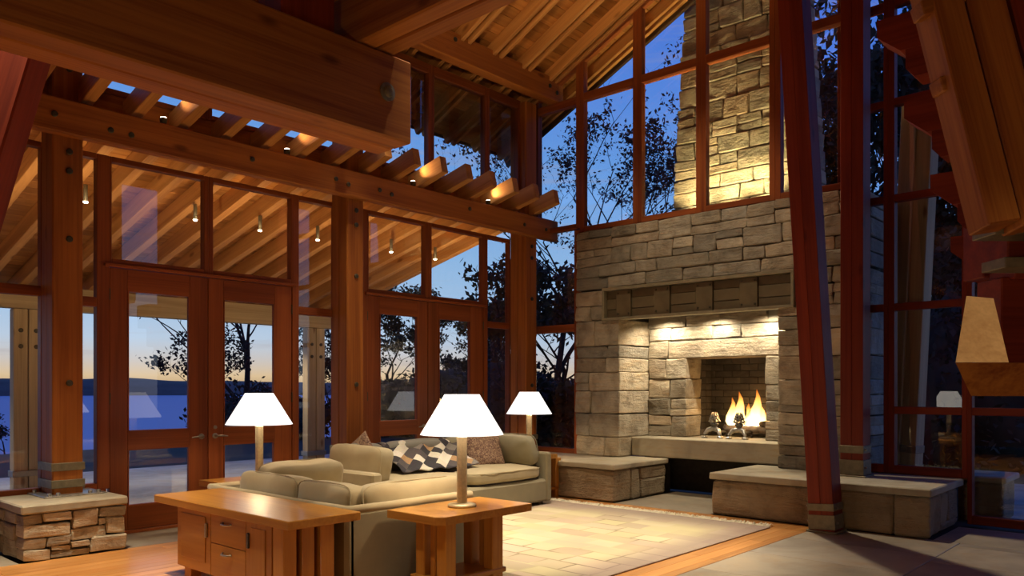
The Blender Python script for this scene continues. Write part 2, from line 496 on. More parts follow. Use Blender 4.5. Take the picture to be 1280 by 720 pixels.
# ------------------------------------------------------------------ object helpers
WM = {}   # world matrix of everything built
I4 = Matrix.Identity(4)

def link(o, parent, M):
    COL.objects.link(o)
    if parent is not None:
        o.parent = parent
        o.matrix_basis = WM[parent.name].inverted() @ M
    else:
        o.matrix_basis = M
    WM[o.name] = M.copy()
    return o

def T(x, y, z):
    return Matrix.Translation((x, y, z))

def group(name, loc=(0, 0, 0), label=None, cat=None, grp=None, kind=None, M=None):
    o = bpy.data.objects.new(name, None)
    o.empty_display_size = 0.1
    link(o, None, M if M is not None else T(*loc))
    tag(o, label, cat, grp, kind)
    return o

def tag(o, label=None, cat=None, grp=None, kind=None):
    if label:
        o['label'] = label
    if cat:
        o['category'] = cat
    if grp:
        o['group'] = grp
    if kind:
        o['kind'] = kind
    return o

def mesh_obj(name, verts, faces, mat, parent=None, M=I4, smooth=False, uvs=None):
    me = bpy.data.meshes.new(name)
    me.from_pydata(verts, [], faces)
    if mat is not None:
        me.materials.append(mat)
    if uvs is not None:
        ul = me.uv_layers.new(name='UVMap')
        for lp in me.loops:
            ul.data[lp.index].uv = uvs[lp.vertex_index]
    if smooth:
        me.polygons.foreach_set('use_smooth', [True] * len(me.polygons))
    me.update()
    o = bpy.data.objects.new(name, me)
    return link(o, parent, M)

def chamfer(L, W, H, b=0.006, jit=0.0, rng=None):
    b = min(b, L * 0.3, W * 0.3, H * 0.3)
    vs, idx = [], {}
    for sx in (-1, 1):
        for sy in (-1, 1):
            for sz in (-1, 1):
                j = Vector((0, 0, 0))
                if jit:
                    j = Vector((rng.uniform(-jit, jit), rng.uniform(-jit, jit), rng.uniform(-jit, jit)))
                for ax in range(3):
                    d = [L / 2 - b, W / 2 - b, H / 2 - b]
                    d[ax] += b
                    p = Vector((sx * d[0], sy * d[1], sz * d[2])) + j
                    if jit:
                        p += Vector((rng.uniform(-jit, jit), rng.uniform(-jit, jit), rng.uniform(-jit, jit))) * 0.35
                    idx[(sx, sy, sz, ax)] = len(vs)
                    vs.append(p)
    fs = []
    S = (-1, 1)
    for s in S:
        fs.append([idx[(s, a, c, 0)] for a, c in ((-1, -1), (1, -1), (1, 1), (-1, 1))])
        fs.append([idx[(a, s, c, 1)] for a, c in ((-1, -1), (1, -1), (1, 1), (-1, 1))])
        fs.append([idx[(a, c, s, 2)] for a, c in ((-1, -1), (1, -1), (1, 1), (-1, 1))])
    for a in S:
        for c in S:
            fs.append([idx[(a, c, -1, 0)], idx[(a, c, 1, 0)], idx[(a, c, 1, 1)], idx[(a, c, -1, 1)]])
            fs.append([idx[(a, -1, c, 0)], idx[(a, 1, c, 0)], idx[(a, 1, c, 2)], idx[(a, -1, c, 2)]])
            fs.append([idx[(-1, a, c, 1)], idx[(1, a, c, 1)], idx[(1, a, c, 2)], idx[(-1, a, c, 2)]])
            for d in S:
                fs.append([idx[(a, c, d, 0)], idx[(a, c, d, 1)], idx[(a, c, d, 2)]])
    out = []
    for f in fs:
        c = sum((vs[i] for i in f), Vector()) / len(f)
        n = (vs[f[1]] - vs[f[0]]).cross(vs[f[2]] - vs[f[0]])
        out.append(f if n.dot(c) > 0 else f[::-1])
    return [tuple(v) for v in vs], out

_RB = {}
def rough_block(L, W, H, rg, amp=0.012, edge=0.02):
    """A split stone: every face broken into small uneven facets, edges knocked off."""
    co = (-1.0, -0.78, -0.05, 0.72, 1.0)
    if 'f' not in _RB:
        vid, vs, fs = {}, [], []
        for ax in range(3):
            for s_ in (-1, 1):
                for i in range(4):
                    for j in range(4):
                        q = []
                        for a, c in ((i, j), (i + 1, j), (i + 1, j + 1), (i, j + 1)):
                            p = [0, 0, 0]
                            p[ax] = s_
                            p[(ax + 1) % 3] = co[a]
                            p[(ax + 2) % 3] = co[c]
                            k = tuple(p)
                            if k not in vid:
                                vid[k] = len(vs)
                                vs.append(k)
                            q.append(vid[k])
                        fs.append(q if s_ > 0 else q[::-1])
        _RB['v'], _RB['f'] = vs, fs
    half = (L / 2, W / 2, H / 2)
    off = Vector((rg.uniform(0, 90), rg.uniform(0, 90), rg.uniform(0, 90)))
    skx, skz = rg.uniform(-0.022, 0.022), rg.uniform(-0.016, 0.016)
    out = []
    for p in _RB['v']:
        q = [0, 0, 0]
        n_ext = sum(1 for c in p if abs(c) == 1)
        for k in range(3):
            c = p[k]
            if abs(c) == 1:
                q[k] = c * (half[k] - (edge * 0.55 * (n_ext - 1) if n_ext > 1 else 0))
            else:
                # keep the break rows a fixed distance from the edges
                q[k] = c * half[k] if abs(c) < 0.5 else math.copysign(max(half[k] - edge * 1.5, half[k] * 0.5), c)
        v = Vector(q)
        nz = Vector((mnoise.noise(off + v * 5.5), mnoise.noise(off + v * 5.5 + Vector((31, 0, 0))), mnoise.noise(off + v * 5.5 + Vector((0, 57, 0)))))
        v += Vector((nz.x * amp * 0.55, nz.y * amp * 1.7, nz.z * amp * 0.55))
        v.x += skx * v.z / max(half[2], 0.05) * 0.5
        v.z += skz * v.x / max(half[0], 0.05) * 0.5
        v += Vector((rg.uniform(-1, 1), rg.uniform(-1, 1), rg.uniform(-1, 1))) * amp * 0.22
        out.append(tuple(v))
    return out, _RB['f']

def frame_M(p0, p1, up=None):
    p0, p1 = Vector(p0), Vector(p1)
    x = (p1 - p0).normalized()
    u = Vector(up) if up is not None else (Vector((0, 0, 1)) if abs(x.z) < 0.9 else Vector((1, 0, 0)))
    y = u.cross(x).normalized()
    z = x.cross(y).normalized()
    c = (p0 + p1) / 2
    return Matrix(((x.x, y.x, z.x, c.x), (x.y, y.y, z.y, c.y), (x.z, y.z, z.z, c.z), (0, 0, 0, 1)))

def bar(name, p0, p1, wd, ht, mat, parent=None, b=0.006, up=None, jit=0, rng=None):
    """A squared timber from p0 to p1: its local X is its length. Upright bars: wd along Y, ht along X."""
    L = (Vector(p1) - Vector(p0)).length
    v, f = chamfer(L, wd, ht, b, jit, rng)
    return mesh_obj(name, v, f, mat, parent, frame_M(p0, p1, up))

def box(name, x0, x1, y0, y1, z0, z1, mat, parent=None, b=0.006, jit=0, rng=None):
    """Axis-aligned block; its local X follows its longest side."""
    dims = (x1 - x0, y1 - y0, z1 - z0)
    c = ((x0 + x1) / 2, (y0 + y1) / 2, (z0 + z1) / 2)
    k = max(range(3), key=lambda i: dims[i])
    if k == 0:
        p0, p1, wd, ht, up = (x0, c[1], c[2]), (x1, c[1], c[2]), dims[1], dims[2], None
    elif k == 1:
        p0, p1, wd, ht, up = (c[0], y0, c[2]), (c[0], y1, c[2]), dims[0], dims[2], None
    else:
        p0, p1, wd, ht, up = (c[0], c[1], z0), (c[0], c[1], z1), dims[1], dims[0], (1, 0, 0)
    return bar(name, p0, p1, wd, ht, mat, parent, b, up, jit, rng)

def lathe(prof, n=24, cap=True):
    v, f = [], []
    for r, z in prof:
        for i in range(n):
            a = 2 * math.pi * i / n
            v.append((r * math.cos(a), r * math.sin(a), z))
    for k in range(len(prof) - 1):
        for i in range(n):
            j = (i + 1) % n
            f.append([k * n + i, k * n + j, (k + 1) * n + j, (k + 1) * n + i])
    if cap:
        f.append(list(range(n))[::-1])
        f.append([(len(prof) - 1) * n + i for i in range(n)])
    return v, f

def disc(name, center, normal, r, t, mat, parent, n=12):
    v, f = lathe([(r, 0), (r, t * 0.7), (r * 0.75, t)], n)
    q = Vector(normal).to_track_quat('Z', 'Y').to_matrix().to_4x4()
    return mesh_obj(name, v, f, mat, parent, T(*center) @ q)

def prism(name, poly, w, mat, parent=None, M=I4):
    """Polygon (x, z) extruded along y, centred."""
    n = len(poly)
    v = [(x, -w / 2, z) for x, z in poly] + [(x, w / 2, z) for x, z in poly]
    f = [list(range(n)), list(range(n, 2 * n))[::-1]]
    for i in range(n):
        j = (i + 1) % n
        f.append([i, i + n, j + n, j])
    o = mesh_obj(name, v, f, mat, parent, M)
    bm = bmesh.new()
    bm.from_mesh(o.data)
    bmesh.ops.recalc_face_normals(bm, faces=bm.faces)
    bm.to_mesh(o.data)
    bm.free()
    return o

def tube(pts, rad, n=6, closed=False):
    """A swept tube along pts; rad a number or a list."""
    v, f = [], []
    m = len(pts)
    pts = [Vector(p) for p in pts]
    for i, p in enumerate(pts):
        if closed:
            d = pts[(i + 1) % m] - pts[i - 1]
        else:
            d = pts[min(i + 1, m - 1)] - pts[max(i - 1, 0)]
        d.normalize()
        a = d.cross(Vector((0, 0, 1)) if abs(d.z) < 0.9 else Vector((1, 0, 0))).normalized()
        b = d.cross(a)
        r = rad[i] if isinstance(rad, (list, tuple)) else rad
        for k in range(n):
            t = 2 * math.pi * k / n
            v.append(tuple(p + a * (r * math.cos(t)) + b * (r * math.sin(t))))
    for i in range(m if closed else m - 1):
        i2 = (i + 1) % m
        for k in range(n):
            k2 = (k + 1) % n
            f.append([i * n + k, i * n + k2, i2 * n + k2, i2 * n + k])
    return v, f

_CUBE = {}
def soft_cube(n):
    if n in _CUBE:
        return _CUBE[n]
    vid, v, f = {}, [], []
    def g(p):
        k = tuple(round(c, 5) for c in p)
        if k not in vid:
            vid[k] = len(v)
            v.append(Vector(p))
        return vid[k]
    for ax in range(3):
        for s in (-1, 1):
            for i in range(n):
                for j in range(n):
                    q = []
                    for a, c in ((i, j), (i + 1, j), (i + 1, j + 1), (i, j + 1)):
                        p = [0, 0, 0]
                        p[ax] = s
                        p[(ax + 1) % 3] = -1 + 2 * a / n
                        p[(ax + 2) % 3] = -1 + 2 * c / n
                        q.append(g(p))
                    f.append(q if s > 0 else q[::-1])
    _CUBE[n] = (v, f)
    return _CUBE[n]

def cushion(name, L, W, H, mat, parent, M, e=6.0, puff=0.25, wob=0.012, seed=0, n=14, piping=None):
    """Upholstered cushion L x W x H, rounded, crowned in its thin direction, with soft wrinkles."""
    vs, fs = soft_cube(n)
    out = []
    for p in vs:
        q = p.copy()
        m = (abs(q.x) ** e + abs(q.y) ** e + abs(q.z) ** e) ** (1 / e)
        q /= m
        crown = 1 - puff * (max(abs(q.x), abs(q.y)) ** 3)
        r = Vector((q.x * L / 2, q.y * W / 2, q.z * H / 2 * crown))
        nz = mnoise.noise(Vector((r.x * 4 + seed * 7.1, r.y * 4 + seed, r.z * 4)))
        nz2 = mnoise.noise(Vector((r.x * 13 + seed * 3.1, r.y * 9, r.z * 9 + seed)))
        d = q.normalized()
        r += d * (nz * wob + nz2 * wob * 0.35)
        out.append(tuple(r))
    o = mesh_obj(name, out, fs, mat, parent, M, True)
    if piping is not None:
        c = []
        for k in range(48):
            a = 2 * math.pi * k / 48
            ca, sa = math.cos(a), math.sin(a)
            m = (abs(ca) ** e + abs(sa) ** e) ** (1 / e)
            c.append((ca / m * L / 2 * 1.0, sa / m * W / 2 * 1.0, H / 2 * (1 - puff) * 0.72))
        v, f = tube(c, 0.0045, 5, True)
        mesh_obj('piping', v, f, piping, o, M, True)
    return o

def pillow(name, S, thick, mat, parent, M, seed=0, n=16):
    v, f, m = [], [], n + 1
    for side in (1, -1):
        for i in range(m):
            for j in range(m):
                x, y = -1 + 2 * i / n, -1 + 2 * j / n
                h = ((1 - abs(x) ** 3.0) * (1 - abs(y) ** 3.0)) ** 0.55
                pin = 1 - 0.07 * (1 - (x * x)) * (abs(y) ** 4) - 0.07 * (1 - (y * y)) * (abs(x) ** 4)
                nz = mnoise.noise(Vector((x * 2.2 + seed, y * 2.2, side * 3)))
                v.append((x * S / 2 * pin, y * S / 2 * pin, side * (thick / 2 * h * (1 + 0.25 * nz))))
    for i in range(n):
        for j in range(n):
            a = [i * m + j, (i + 1) * m + j, (i + 1) * m + j + 1, i * m + j + 1]
            f.append(a)
            f.append([k + m * m for k in a][::-1])
    o = mesh_obj(name, v, f, mat, parent, M, True)
    bm = bmesh.new()
    bm.from_mesh(o.data)
    bmesh.ops.remove_doubles(bm, verts=bm.verts, dist=0.0005)
    bm.to_mesh(o.data)
    bm.free()
    return o

# ------------------------------------------------------------------ shared heights
def z_roof(x):      # underside of the main rafters, west slope
    return 5.92 + 0.468 * (x + 7.2)
def z_porch(x):     # underside of the porch rafters
    return 4.04 + 0.235 * (x + 7.08)
GX = -7.95          # glass line of the west wall
NY = 9.12           # glass line of the north wall
RIDGE = -1.0
rng = random.Random(11)

# ================================================================== STRUCTURE
# ---- floor: boards under the seating, bluestone around it
floor = group('floor', (0, 0, 0), kind='structure')
box('subfloor', -8.0, 4.2, -3.2, 9.75, -0.25, -0.032, M_MORTAR, floor, 0.002)
pw = 0.125
x = -7.16
while x < -3.09:
    x1 = min(x + pw, -3.07)
    y = 0.2 - rng.uniform(0, 1.2)
    while y < 8.02:
        y1 = min(y + rng.uniform(1.4, 2.6), 8.03)
        if 8.03 - y1 < 0.4:
            y1 = 8.03
        if y1 > 0.9:
            box('floorboard', x + 0.0012, x1 - 0.0012, y + 0.001, y1 - 0.001, -0.03, 0.0, M_FLOOR, floor, 0.0015)
        y = y1
    x += pw
def tiles(x0, x1, y0, y1, tx, ty, seed, stagger=True):
    rg = random.Random(seed)
    nx = max(1, round((x1 - x0) / tx))
    dx = (x1 - x0) / nx
    for i in range(nx):
        y = y0 - (rg.uniform(0, ty) if stagger else 0)
        while y < y1 - 0.01:
            ya, yb = max(y, y0), min(y + ty, y1)
            if yb - ya > 0.05:
                box('floor_tile', x0 + i * dx + 0.004, x0 + (i + 1) * dx - 0.004, ya + 0.004, yb - 0.004, -0.03, 0.0, M_SLATE, floor, 0.003)
            y += ty
tiles(-3.07, 2.0, 3.2, 8.06, 1.27, 0.86, 3)
tiles(-2.03, 2.0, 8.06, 9.0, 1.01, 0.94, 4, False)
tiles(-7.93, -7.16, 2.9, 8.03, 0.77, 1.1, 5, False)
tiles(-7.93, -7.16, 0.2, 2.06, 0.77, 0.93, 6, False)
tiles(-5.58, -4.28, 8.03, 9.5, 1.3, 1.47, 7, False)

# ---- roof over the room: boards laid along the house, paired rafters below
ceiling = group('ceiling', (0, 0, 0), kind='structure')
dirx = Vector((1, 0, 0.468)).normalized()
nrm = Vector((-0.468, 0, 1)).normalized()
e0 = Vector((-8.9, 0, z_roof(-8.9)))
ridge_len = (Vector((RIDGE, 0, z_roof(RIDGE))) - e0).length
s = 0.0
bw = 0.15
RH = 0.17
while s < ridge_len:
    a = e0 + dirx * (s + bw / 2) + nrm * (RH + 0.012)
    bar('roof_board', (a.x, -3.2, a.z), (a.x, 9.66, a.z), bw - 0.004, 0.024, M_DECK, ceiling, 0.004, up=nrm)
    s += bw
ry = 9.58
k = 0
while ry > -2.5:
    for dy in (-0.065, 0.065):
        p0 = Vector((-8.86, ry + dy, z_roof(-8.86))) + nrm * RH / 2
        p1 = Vector((RIDGE, ry + dy, z_roof(RIDGE))) + nrm * RH / 2
        bar('rafter', p0, p1, 0.06, RH, M_RAFTER, ceiling, 0.005, up=nrm)
    ry -= 0.597
    k += 1
prism('east_slope_lining', [(RIDGE, z_roof(RIDGE) + 0.2), (RIDGE, z_roof(RIDGE) + 0.24), (4.4, 6.5), (4.4, 6.46)], 12.9, M_DECK, ceiling, T(0, 3.2, 0))
roof = group('roof', (0, 0, 0), kind='structure')
zt = lambda xx: z_roof(xx) + RH * 1.104 + 0.03
prism('roof_cover', [(-8.95, zt(-8.95)), (-8.95, zt(-8.95) + 0.16), (RIDGE, zt(RIDGE) + 0.2), (4.6, 6.75), (4.6, 6.5), (RIDGE, zt(RIDGE) + 0.06)], 12.95, M_DARKWOOD, roof, T(0, 3.24, 0))
bar('barge_board', (-8.95, 9.72, z_roof(-8.95) + 0.12), (RIDGE, 9.72, z_roof(RIDGE) + 0.12), 0.05, 0.32, M_DARKWOOD, roof, 0.004, up=nrm)
bar('eave_board', (-8.95, -3.2, z_roof(-8.95) + 0.22), (-8.95, 9.7, z_roof(-8.95) + 0.22), 0.03, 0.14, M_DARKWOOD, roof)

# ---- walls out of view that close the room
wall_south = group('wall_south', (0, -3.2, 0), kind='structure')
prism('lining', [(-8.0, 0), (4.3, 0), (4.3, 6.6), (RIDGE, 8.9), (-8.0, 5.6)], 0.12, M_INWALL, wall_south, T(0, -3.2, 0))
wall_east = group('wall_east', (4.3, 3, 0), kind='structure')
box('lining', 4.24, 4.36, -3.2, 8.0, 0, 6.6, M_INWALL, wall_east)

# ---- trims and windows of the west wall
def upright(name, x, y0, y1, z0, z1, d, mat, parent):
    return box(name, x - d / 2, x + d / 2, y0, y1, z0, z1, mat, parent, 0.005)
def pane_w(parent, y0, y1, z0, z1, x=GX):
    return box('pane', x - 0.006, x + 0.006, y0, y1, z0, z1, M_GLASS, parent, 0.001)

wn = [0]
def new_window(loc):
    wn[0] += 1
    return group('window_%d' % wn[0], loc, kind='structure')

def west_window(y0, y1, z0, z1, rails=(), fl=0.05, fr=0.05, fb=0.06, ft=0.05, d=0.09):
    w = new_window((GX, y0, z0))
    upright('stile', GX, y0, y0 + fl, z0, z1, d, M_FRAME, w)
    upright('stile', GX, y1 - fr, y1, z0, z1, d, M_FRAME, w)
    upright('rail', GX, y0 + fl, y1 - fr, z0, z0 + fb, d, M_FRAME, w)
    upright('rail', GX, y0 + fl, y1 - fr, z1 - ft, z1, d, M_FRAME, w)
    zs = [z0 + fb] + [r for ra in rails for r in (ra - 0.045, ra + 0.045)] + [z1 - ft]
    for ra in rails:
        upright('rail', GX, y0 + fl, y1 - fr, ra - 0.045, ra + 0.045, d, M_FRAME, w)
    for i in range(0, len(zs), 2):
        pane_w(w, y0 + fl, y1 - fr, zs[i], zs[i + 1])
    return w

# lower lights beside the doors, each one rises to the beam
west_window(-1.6, 0.62, 0.45, 3.62, (2.28,))
west_window(0.62, 2.47, 0.45, 3.62, (2.28,), 0.05, 0.03)
west_window(2.66, 3.03, 0.45, 3.62, (2.22,), 0.02, 0.115)
west_window(5.02, 5.62, 0.30, 3.62, (2.30,), 0.085, 0.02)
west_window(5.76, 6.08, 0.30, 3.62, (2.30,), 0.02, 0.10)
west_window(8.15, 8.72, 0.30, 3.62, (2.33,), 0.08, 0.03)
# high lights over the doors
west_window(3.03, 4.02, 2.57, 3.62, (), 0.02, 0.05, 0.075)
west_window(4.02, 5.02, 2.57, 3.62, (), 0.05, 0.02, 0.075)
west_window(6.08, 7.09, 2.57, 3.62, (), 0.02, 0.06, 0.075)
west_window(7.09, 8.15, 2.57, 3.62, (), 0.06, 0.02, 0.075)
# clerestory above the main beam
CX = -7.74
cl_marks = [-1.6, 0.9, 2.42, 3.9, 5.55, 6.95, 8.0, 8.70]
for i in range(len(cl_marks) - 1):
    a, b_ = cl_marks[i], cl_marks[i + 1]
    w = new_window((CX, a, 4.2))
    box('stile', CX - 0.05, CX + 0.05, a, a + 0.05, 4.14, 5.62, M_FRAME, w)
    box('stile', CX - 0.05, CX + 0.05, b_ - 0.05, b_, 4.14, 5.62, M_FRAME, w)
    box('rail', CX - 0.05, CX + 0.05, a + 0.05, b_ - 0.05, 5.5, 5.62, M_FRAME, w)
    box('rail', CX - 0.05, CX + 0.05, a + 0.05, b_ - 0.05, 4.14, 4.19, M_FRAME, w)
    pane_w(w, a + 0.05, b_ - 0.05, 4.19, 5.5, CX)

t_ = group('trim_4', (CX, 3, 4.0), kind='structure')
box('closing_board', CX - 0.02, CX + 0.02, -1.6, 8.94, 3.88, 4.14, M_TIMBER, t_, 0.003)

# ---- glazed doors
dn = [0]
def glazed_door(y0, y1, pl, pr, hinge_left, style_handle=True):
    dn[0] += 1
    d = group('door_%d' % dn[0], (GX, (y0 + y1) / 2, 0), kind='structure')
    t = 0.06
    z0, z1 = 0.03, 2.56
    box('stile', GX - t / 2, GX + t / 2, y0 + 0.004, pl, z0, z1, M_FRAME, d, 0.004)
    box('stile', GX - t / 2, GX + t / 2, pr, y1 - 0.004, z0, z1, M_FRAME, d, 0.004)
    for za, zb in ((z0, 0.27), (0.80, 0.995), (2.345, z1)):
        box('rail', GX - t / 2 + 0.001, GX + t / 2 - 0.001, pl, pr, za, zb, M_FRAME, d, 0.004)
    for za, zb in ((0.27, 0.80), (0.995, 2.345)):
        box('pane', GX - 0.006, GX + 0.006, pl, pr, za, zb, M_GLASS, d, 0.001)
        # glazing bead
        for ya, yb in ((pl, pl + 0.014), (pr - 0.014, pr)):
            box('glazing_bead', GX + 0.010, GX + t / 2 + 0.006, ya, yb, za, zb, M_FRAME, d, 0.002)
    hy = y1 - 0.075 if hinge_left else y0 + 0.075
    sgn = -1 if hinge_left else 1
    v, f = lathe([(0.030, 0), (0.030, 0.008), (0.022, 0.012)], 16)
    h = mesh_obj('handle', v, f, M_STEEL, d, T(GX + t / 2, hy, 0.905) @ Matrix.Rotation(R(90), 4, 'Y'))
    v, f = tube([(GX + t / 2, hy, 0.905), (GX + t / 2 + 0.045, hy, 0.905), (GX + t / 2 + 0.05, hy + sgn * 0.05, 0.907), (GX + t / 2 + 0.047, hy + sgn * 0.12, 0.90)], [0.010, 0.010, 0.010, 0.007], 8)
    mesh_obj('lever', v, f, M_STEEL, h, I4, True)
    if not hinge_left:
        v, f = lathe([(0.020, 0), (0.020, 0.01), (0.014, 0.013)], 14)
        mesh_obj('lock_cylinder', v, f, M_STEEL, d, T(GX + t / 2, hy, 0.995) @ Matrix.Rotation(R(90), 4, 'Y'))
    hyy = y0 + 0.004 if hinge_left else y1 - 0.004
    for hz in (0.3, 1.25, 2.25):
        v, f = lathe([(0.008, 0), (0.008, 0.11)], 8)
        mesh_obj('hinge', v, f, M_BOLT, d, T(GX + t / 2 + 0.006, hyy, hz))
    return d
glazed_door(3.03, 4.02, 3.20, 3.82, True)
glazed_door(4.02, 5.02, 4.19, 4.80, False)
glazed_door(6.08, 7.09, 6.28, 6.91, True)
glazed_door(7.09, 8.15, 7.29, 7.89, False)
for i, (ya, yb) in enumerate(((2.98, 5.06), (6.04, 8.19))):
    t_ = group('trim_%d' % (i + 1), (GX, ya, 0), kind='structure')
    box('sill', GX - 0.1, GX + 0.07, ya, yb, -0.02, 0.028, M_FRAME, t_)
    box('head', GX - 0.04, GX + 0.075, ya, yb, 2.565, 2.60, M_FRAME, t_)
bbw = group('baseboard_west', (GX, 0, 0), kind='structure')
for ya, yb, zz in ((-1.6, 2.4, 0.45), (2.88, 3.0, 0.45), (5.04, 6.06, 0.30), (8.17, 9.0, 0.30)):
    box('board', GX - 0.06, GX + 0.05, ya, yb, 0.0, zz, M_FRAME, bbw)

# ---- north wall glazing above and left of the chimney breast
def north_window(x0, x1, z0, ztop, rails=(), fl=0.045, fr=0.045, first=True):
    """Bay between x0 and x1; ztop a function of x gives the sloping head."""
    w = new_window((x0, NY, z0))
    d = 0.10
    box('stile', x0, x0 + fl, NY - d / 2, NY + d / 2, z0, ztop(x0) , M_FRAME, w, 0.005)
    box('stile', x1 - fr, x1, NY - d / 2, NY + d / 2, z0, ztop(x1) - 0.02, M_FRAME, w, 0.005)
    box('rail', x0 + fl, x1 - fr, NY - d / 2, NY + d / 2, z0, z0 + 0.075, M_FRAME, w, 0.005)
    zs = [z0 + 0.075]
    for ra in rails:
        if ra + 0.05 < ztop(x0) - 0.08:
            box('rail', x0 + fl, x1 - fr, NY - d / 2, NY + d / 2, ra - 0.055, ra + 0.055, M_FRAME, w, 0.005)
            zs += [ra - 0.055, ra + 0.055]
    for i in range(0, len(zs), 2):
        xa, xb = x0 + fl, x1 - fr
        if i + 1 < len(zs):
            poly = [(xa, zs[i]), (xb, zs[i]), (xb, zs[i + 1]), (xa, zs[i + 1])]
        else:
            poly = [(xa, zs[i]), (xb, zs[i]), (xb, ztop(xb)), (xa, ztop(xa))]
        prism('pane', poly, 0.012, M_GLASS, w, T(0, NY, 0))
    return w
ztp = lambda xx: z_roof(xx) + 0.02
north_window(-7.95, -6.89, 0.46, lambda xx: 3.70, (2.28,), 0.16, 0.10)
north_window(-7.72, -6.89, 3.70, ztp, (5.55,), 0.05, 0.07)
for a, b_ in ((-6.89, -5.92), (-5.92, -4.965), (-4.965, -3.99), (-3.99, -3.0)):
    north_window(a, b_, 3.64, ztp, (5.57,), 0.07, 0.07)
tr = group('trim_3', (-5, NY, 0), kind='structure')
bar('sloping_head', (-7.7, NY, z_roof(-7.7) + 0.06), (RIDGE, NY, z_roof(RIDGE) + 0.06), 0.12, 0.12, M_FRAME, tr, 0.004, up=nrm)

# ---- angled window wall right of the breast
TH = R(3)
RWn = Vector((math.sin(TH), math.cos(TH), 0))
def RW(u, z, n=0.0):
    return Vector((-2.05 + u * math.cos(TH) + n * RWn.x, 9.3 - u * math.sin(TH) + n * RWn.y, z))
def rwin(u0, u1, zb, zt_, rails, fl, fr):
    w = new_window(RW(u0, zb))
    d = 0.10
    def seg(nm, ua, ub, za, zb_):
        if zb_ - za >= ub - ua:
            m = (ua + ub) / 2
            bar(nm, RW(m, za), RW(m, zb_), ub - ua, d, M_RED, w, 0.005, up=RWn)
        else:
            m = (za + zb_) / 2
            bar(nm, RW(ua, m), RW(ub, m), d, zb_ - za, M_RED, w, 0.005)
    seg('stile', u0, u0 + fl, zb, zt_)
    seg('stile', u1 - fr, u1, zb, zt_)
    zs = [zb + 0.09]
    seg('rail', u0 + fl, u1 - fr, zb, zb + 0.09)
    for r_ in rails:
        seg('rail', u0 + fl, u1 - fr, r_ - 0.04, r_ + 0.04)
        zs += [r_ - 0.04, r_ + 0.04]
    seg('rail', u0 + fl, u1 - fr, zt_ - 0.08, zt_)
    zs.append(zt_ - 0.08)
    for i in range(0, len(zs), 2):
        L = u1 - fr - u0 - fl
        v, f = chamfer(L, 0.012, zs[i + 1] - zs[i], 0.001)
        p0, p1 = RW(u0 + fl, (zs[i] + zs[i + 1]) / 2), RW(u1 - fr, (zs[i] + zs[i + 1]) / 2)
        mesh_obj('pane', v, f, M_GLASS, w, frame_M(p0, p1))
RWT = (1.165, 2.30, 3.50, 4.56, 5.65)
rwin(-1.30, -0.735, 0.47, 7.2, RWT[1:], 0.04, 0.05)
rwin(-0.735, 0.05, 0.47, 7.4, RWT, 0.065, 0.05)
rwin(0.05, 1.25, 0.0, 7.6, RWT, 0.045, 0.06)
blocking_wall = group('blocking_wall', tuple(RW(3.5, 0)), kind='structure')  # unseen wall added to keep blue sky light off the posts
bar('lining', RW(1.25, 4.0), RW(6.4, 4.0), 0.12, 8.0, M_INWALL, blocking_wall)
prism('gable_lining', [(-3.05, 7.15), (-3.05, 7.98), (RIDGE, 8.94), (1.4, 7.95), (1.4, 7.15)], 0.1, M_INWALL, blocking_wall, T(0, 9.32, 0))  # unseen infill added to shut out sky light above the windows

# ---- porch roof
porch = group('roof.001', (-10, 4, 3), kind='structure')
pn = Vector((-0.235, 0, 1)).normalized()
pd = Vector((1, 0, 0.235)).normalized()
ty = 8.81
while ty > -1.0:
    zc = Vector((-7.08, ty, z_porch(-7.08)))
    ob = bar('rafter', Vector((-12.75, ty, z_porch(-12.75))) + pn * 0.105, zc + pn * 0.105, 0.105, 0.21, M_RAFTER, porch, 0.006, up=pn)
    ty -= 0.437
s = 0.0
while s < 4.98:
    a = Vector((-12.85, 0, z_porch(-12.85))) + pd * (s + 0.08) + pn * (0.21 + 0.013)
    bar('porch_board', (a.x, -1.2, a.z), (a.x, 9.0, a.z), 0.156, 0.024, M_DECK, porch, 0.004, up=pn)
    s += 0.16
prism('roof_cover', [(-12.9, z_porch(-12.9) + 0.25), (-12.9, z_porch(-12.9) + 0.31), (-7.99, z_porch(-7.99) + 0.31), (-7.99, z_porch(-7.99) + 0.25)], 10.3, M_DARKWOOD, porch, T(0, 3.9, 0))

# ---- outside ground
terrace = group('terrain', (0, 0, 0), kind='structure')
box('terrace_paving', -14.6, -8.02, -6, 13.5, -0.2, -0.03, M_TERRACE, terrace)
box('side_terrace', -3.3, 4, 9.8, 14.0, -0.2, -0.035, M_TERRACE, terrace)
N = 60
gv, gf = [], []
for i in range(N + 1):
    for j in range(N + 1):
        gx = -260 + 300 * (i / N)
        gy = -120 + 330 * (j / N)
        d = max(0.0, -25.0 - gx)
        h = -0.10 - 12.4 * min(1.0, (d / 52.0)) ** 1.1 - 0.3
        if gx > -25:
            h = -0.16
        h += 0.1 * mnoise.noise(Vector((gx * 0.08, gy * 0.08, 0))) * min(1, d / 5)
        gv.append((gx, gy, h))
for i in range(N):
    for j in range(N):
        a = i * (N + 1) + j
        gf.append([a, a + N + 1, a + N + 2, a + 1])
lawn = mesh_obj('ground', gv, gf, M_GROUND, None, I4, True)
tag(lawn, kind='structure')
lake = mesh_obj('lake', [(-3500, -1800, -12), (-40, -1800, -12), (-40, 3200, -12), (-3500, 3200, -12)], [[0, 1, 2, 3]], M_LAKE)
tag(lake, kind='structure')
hv, hf = [], []
NH = 160
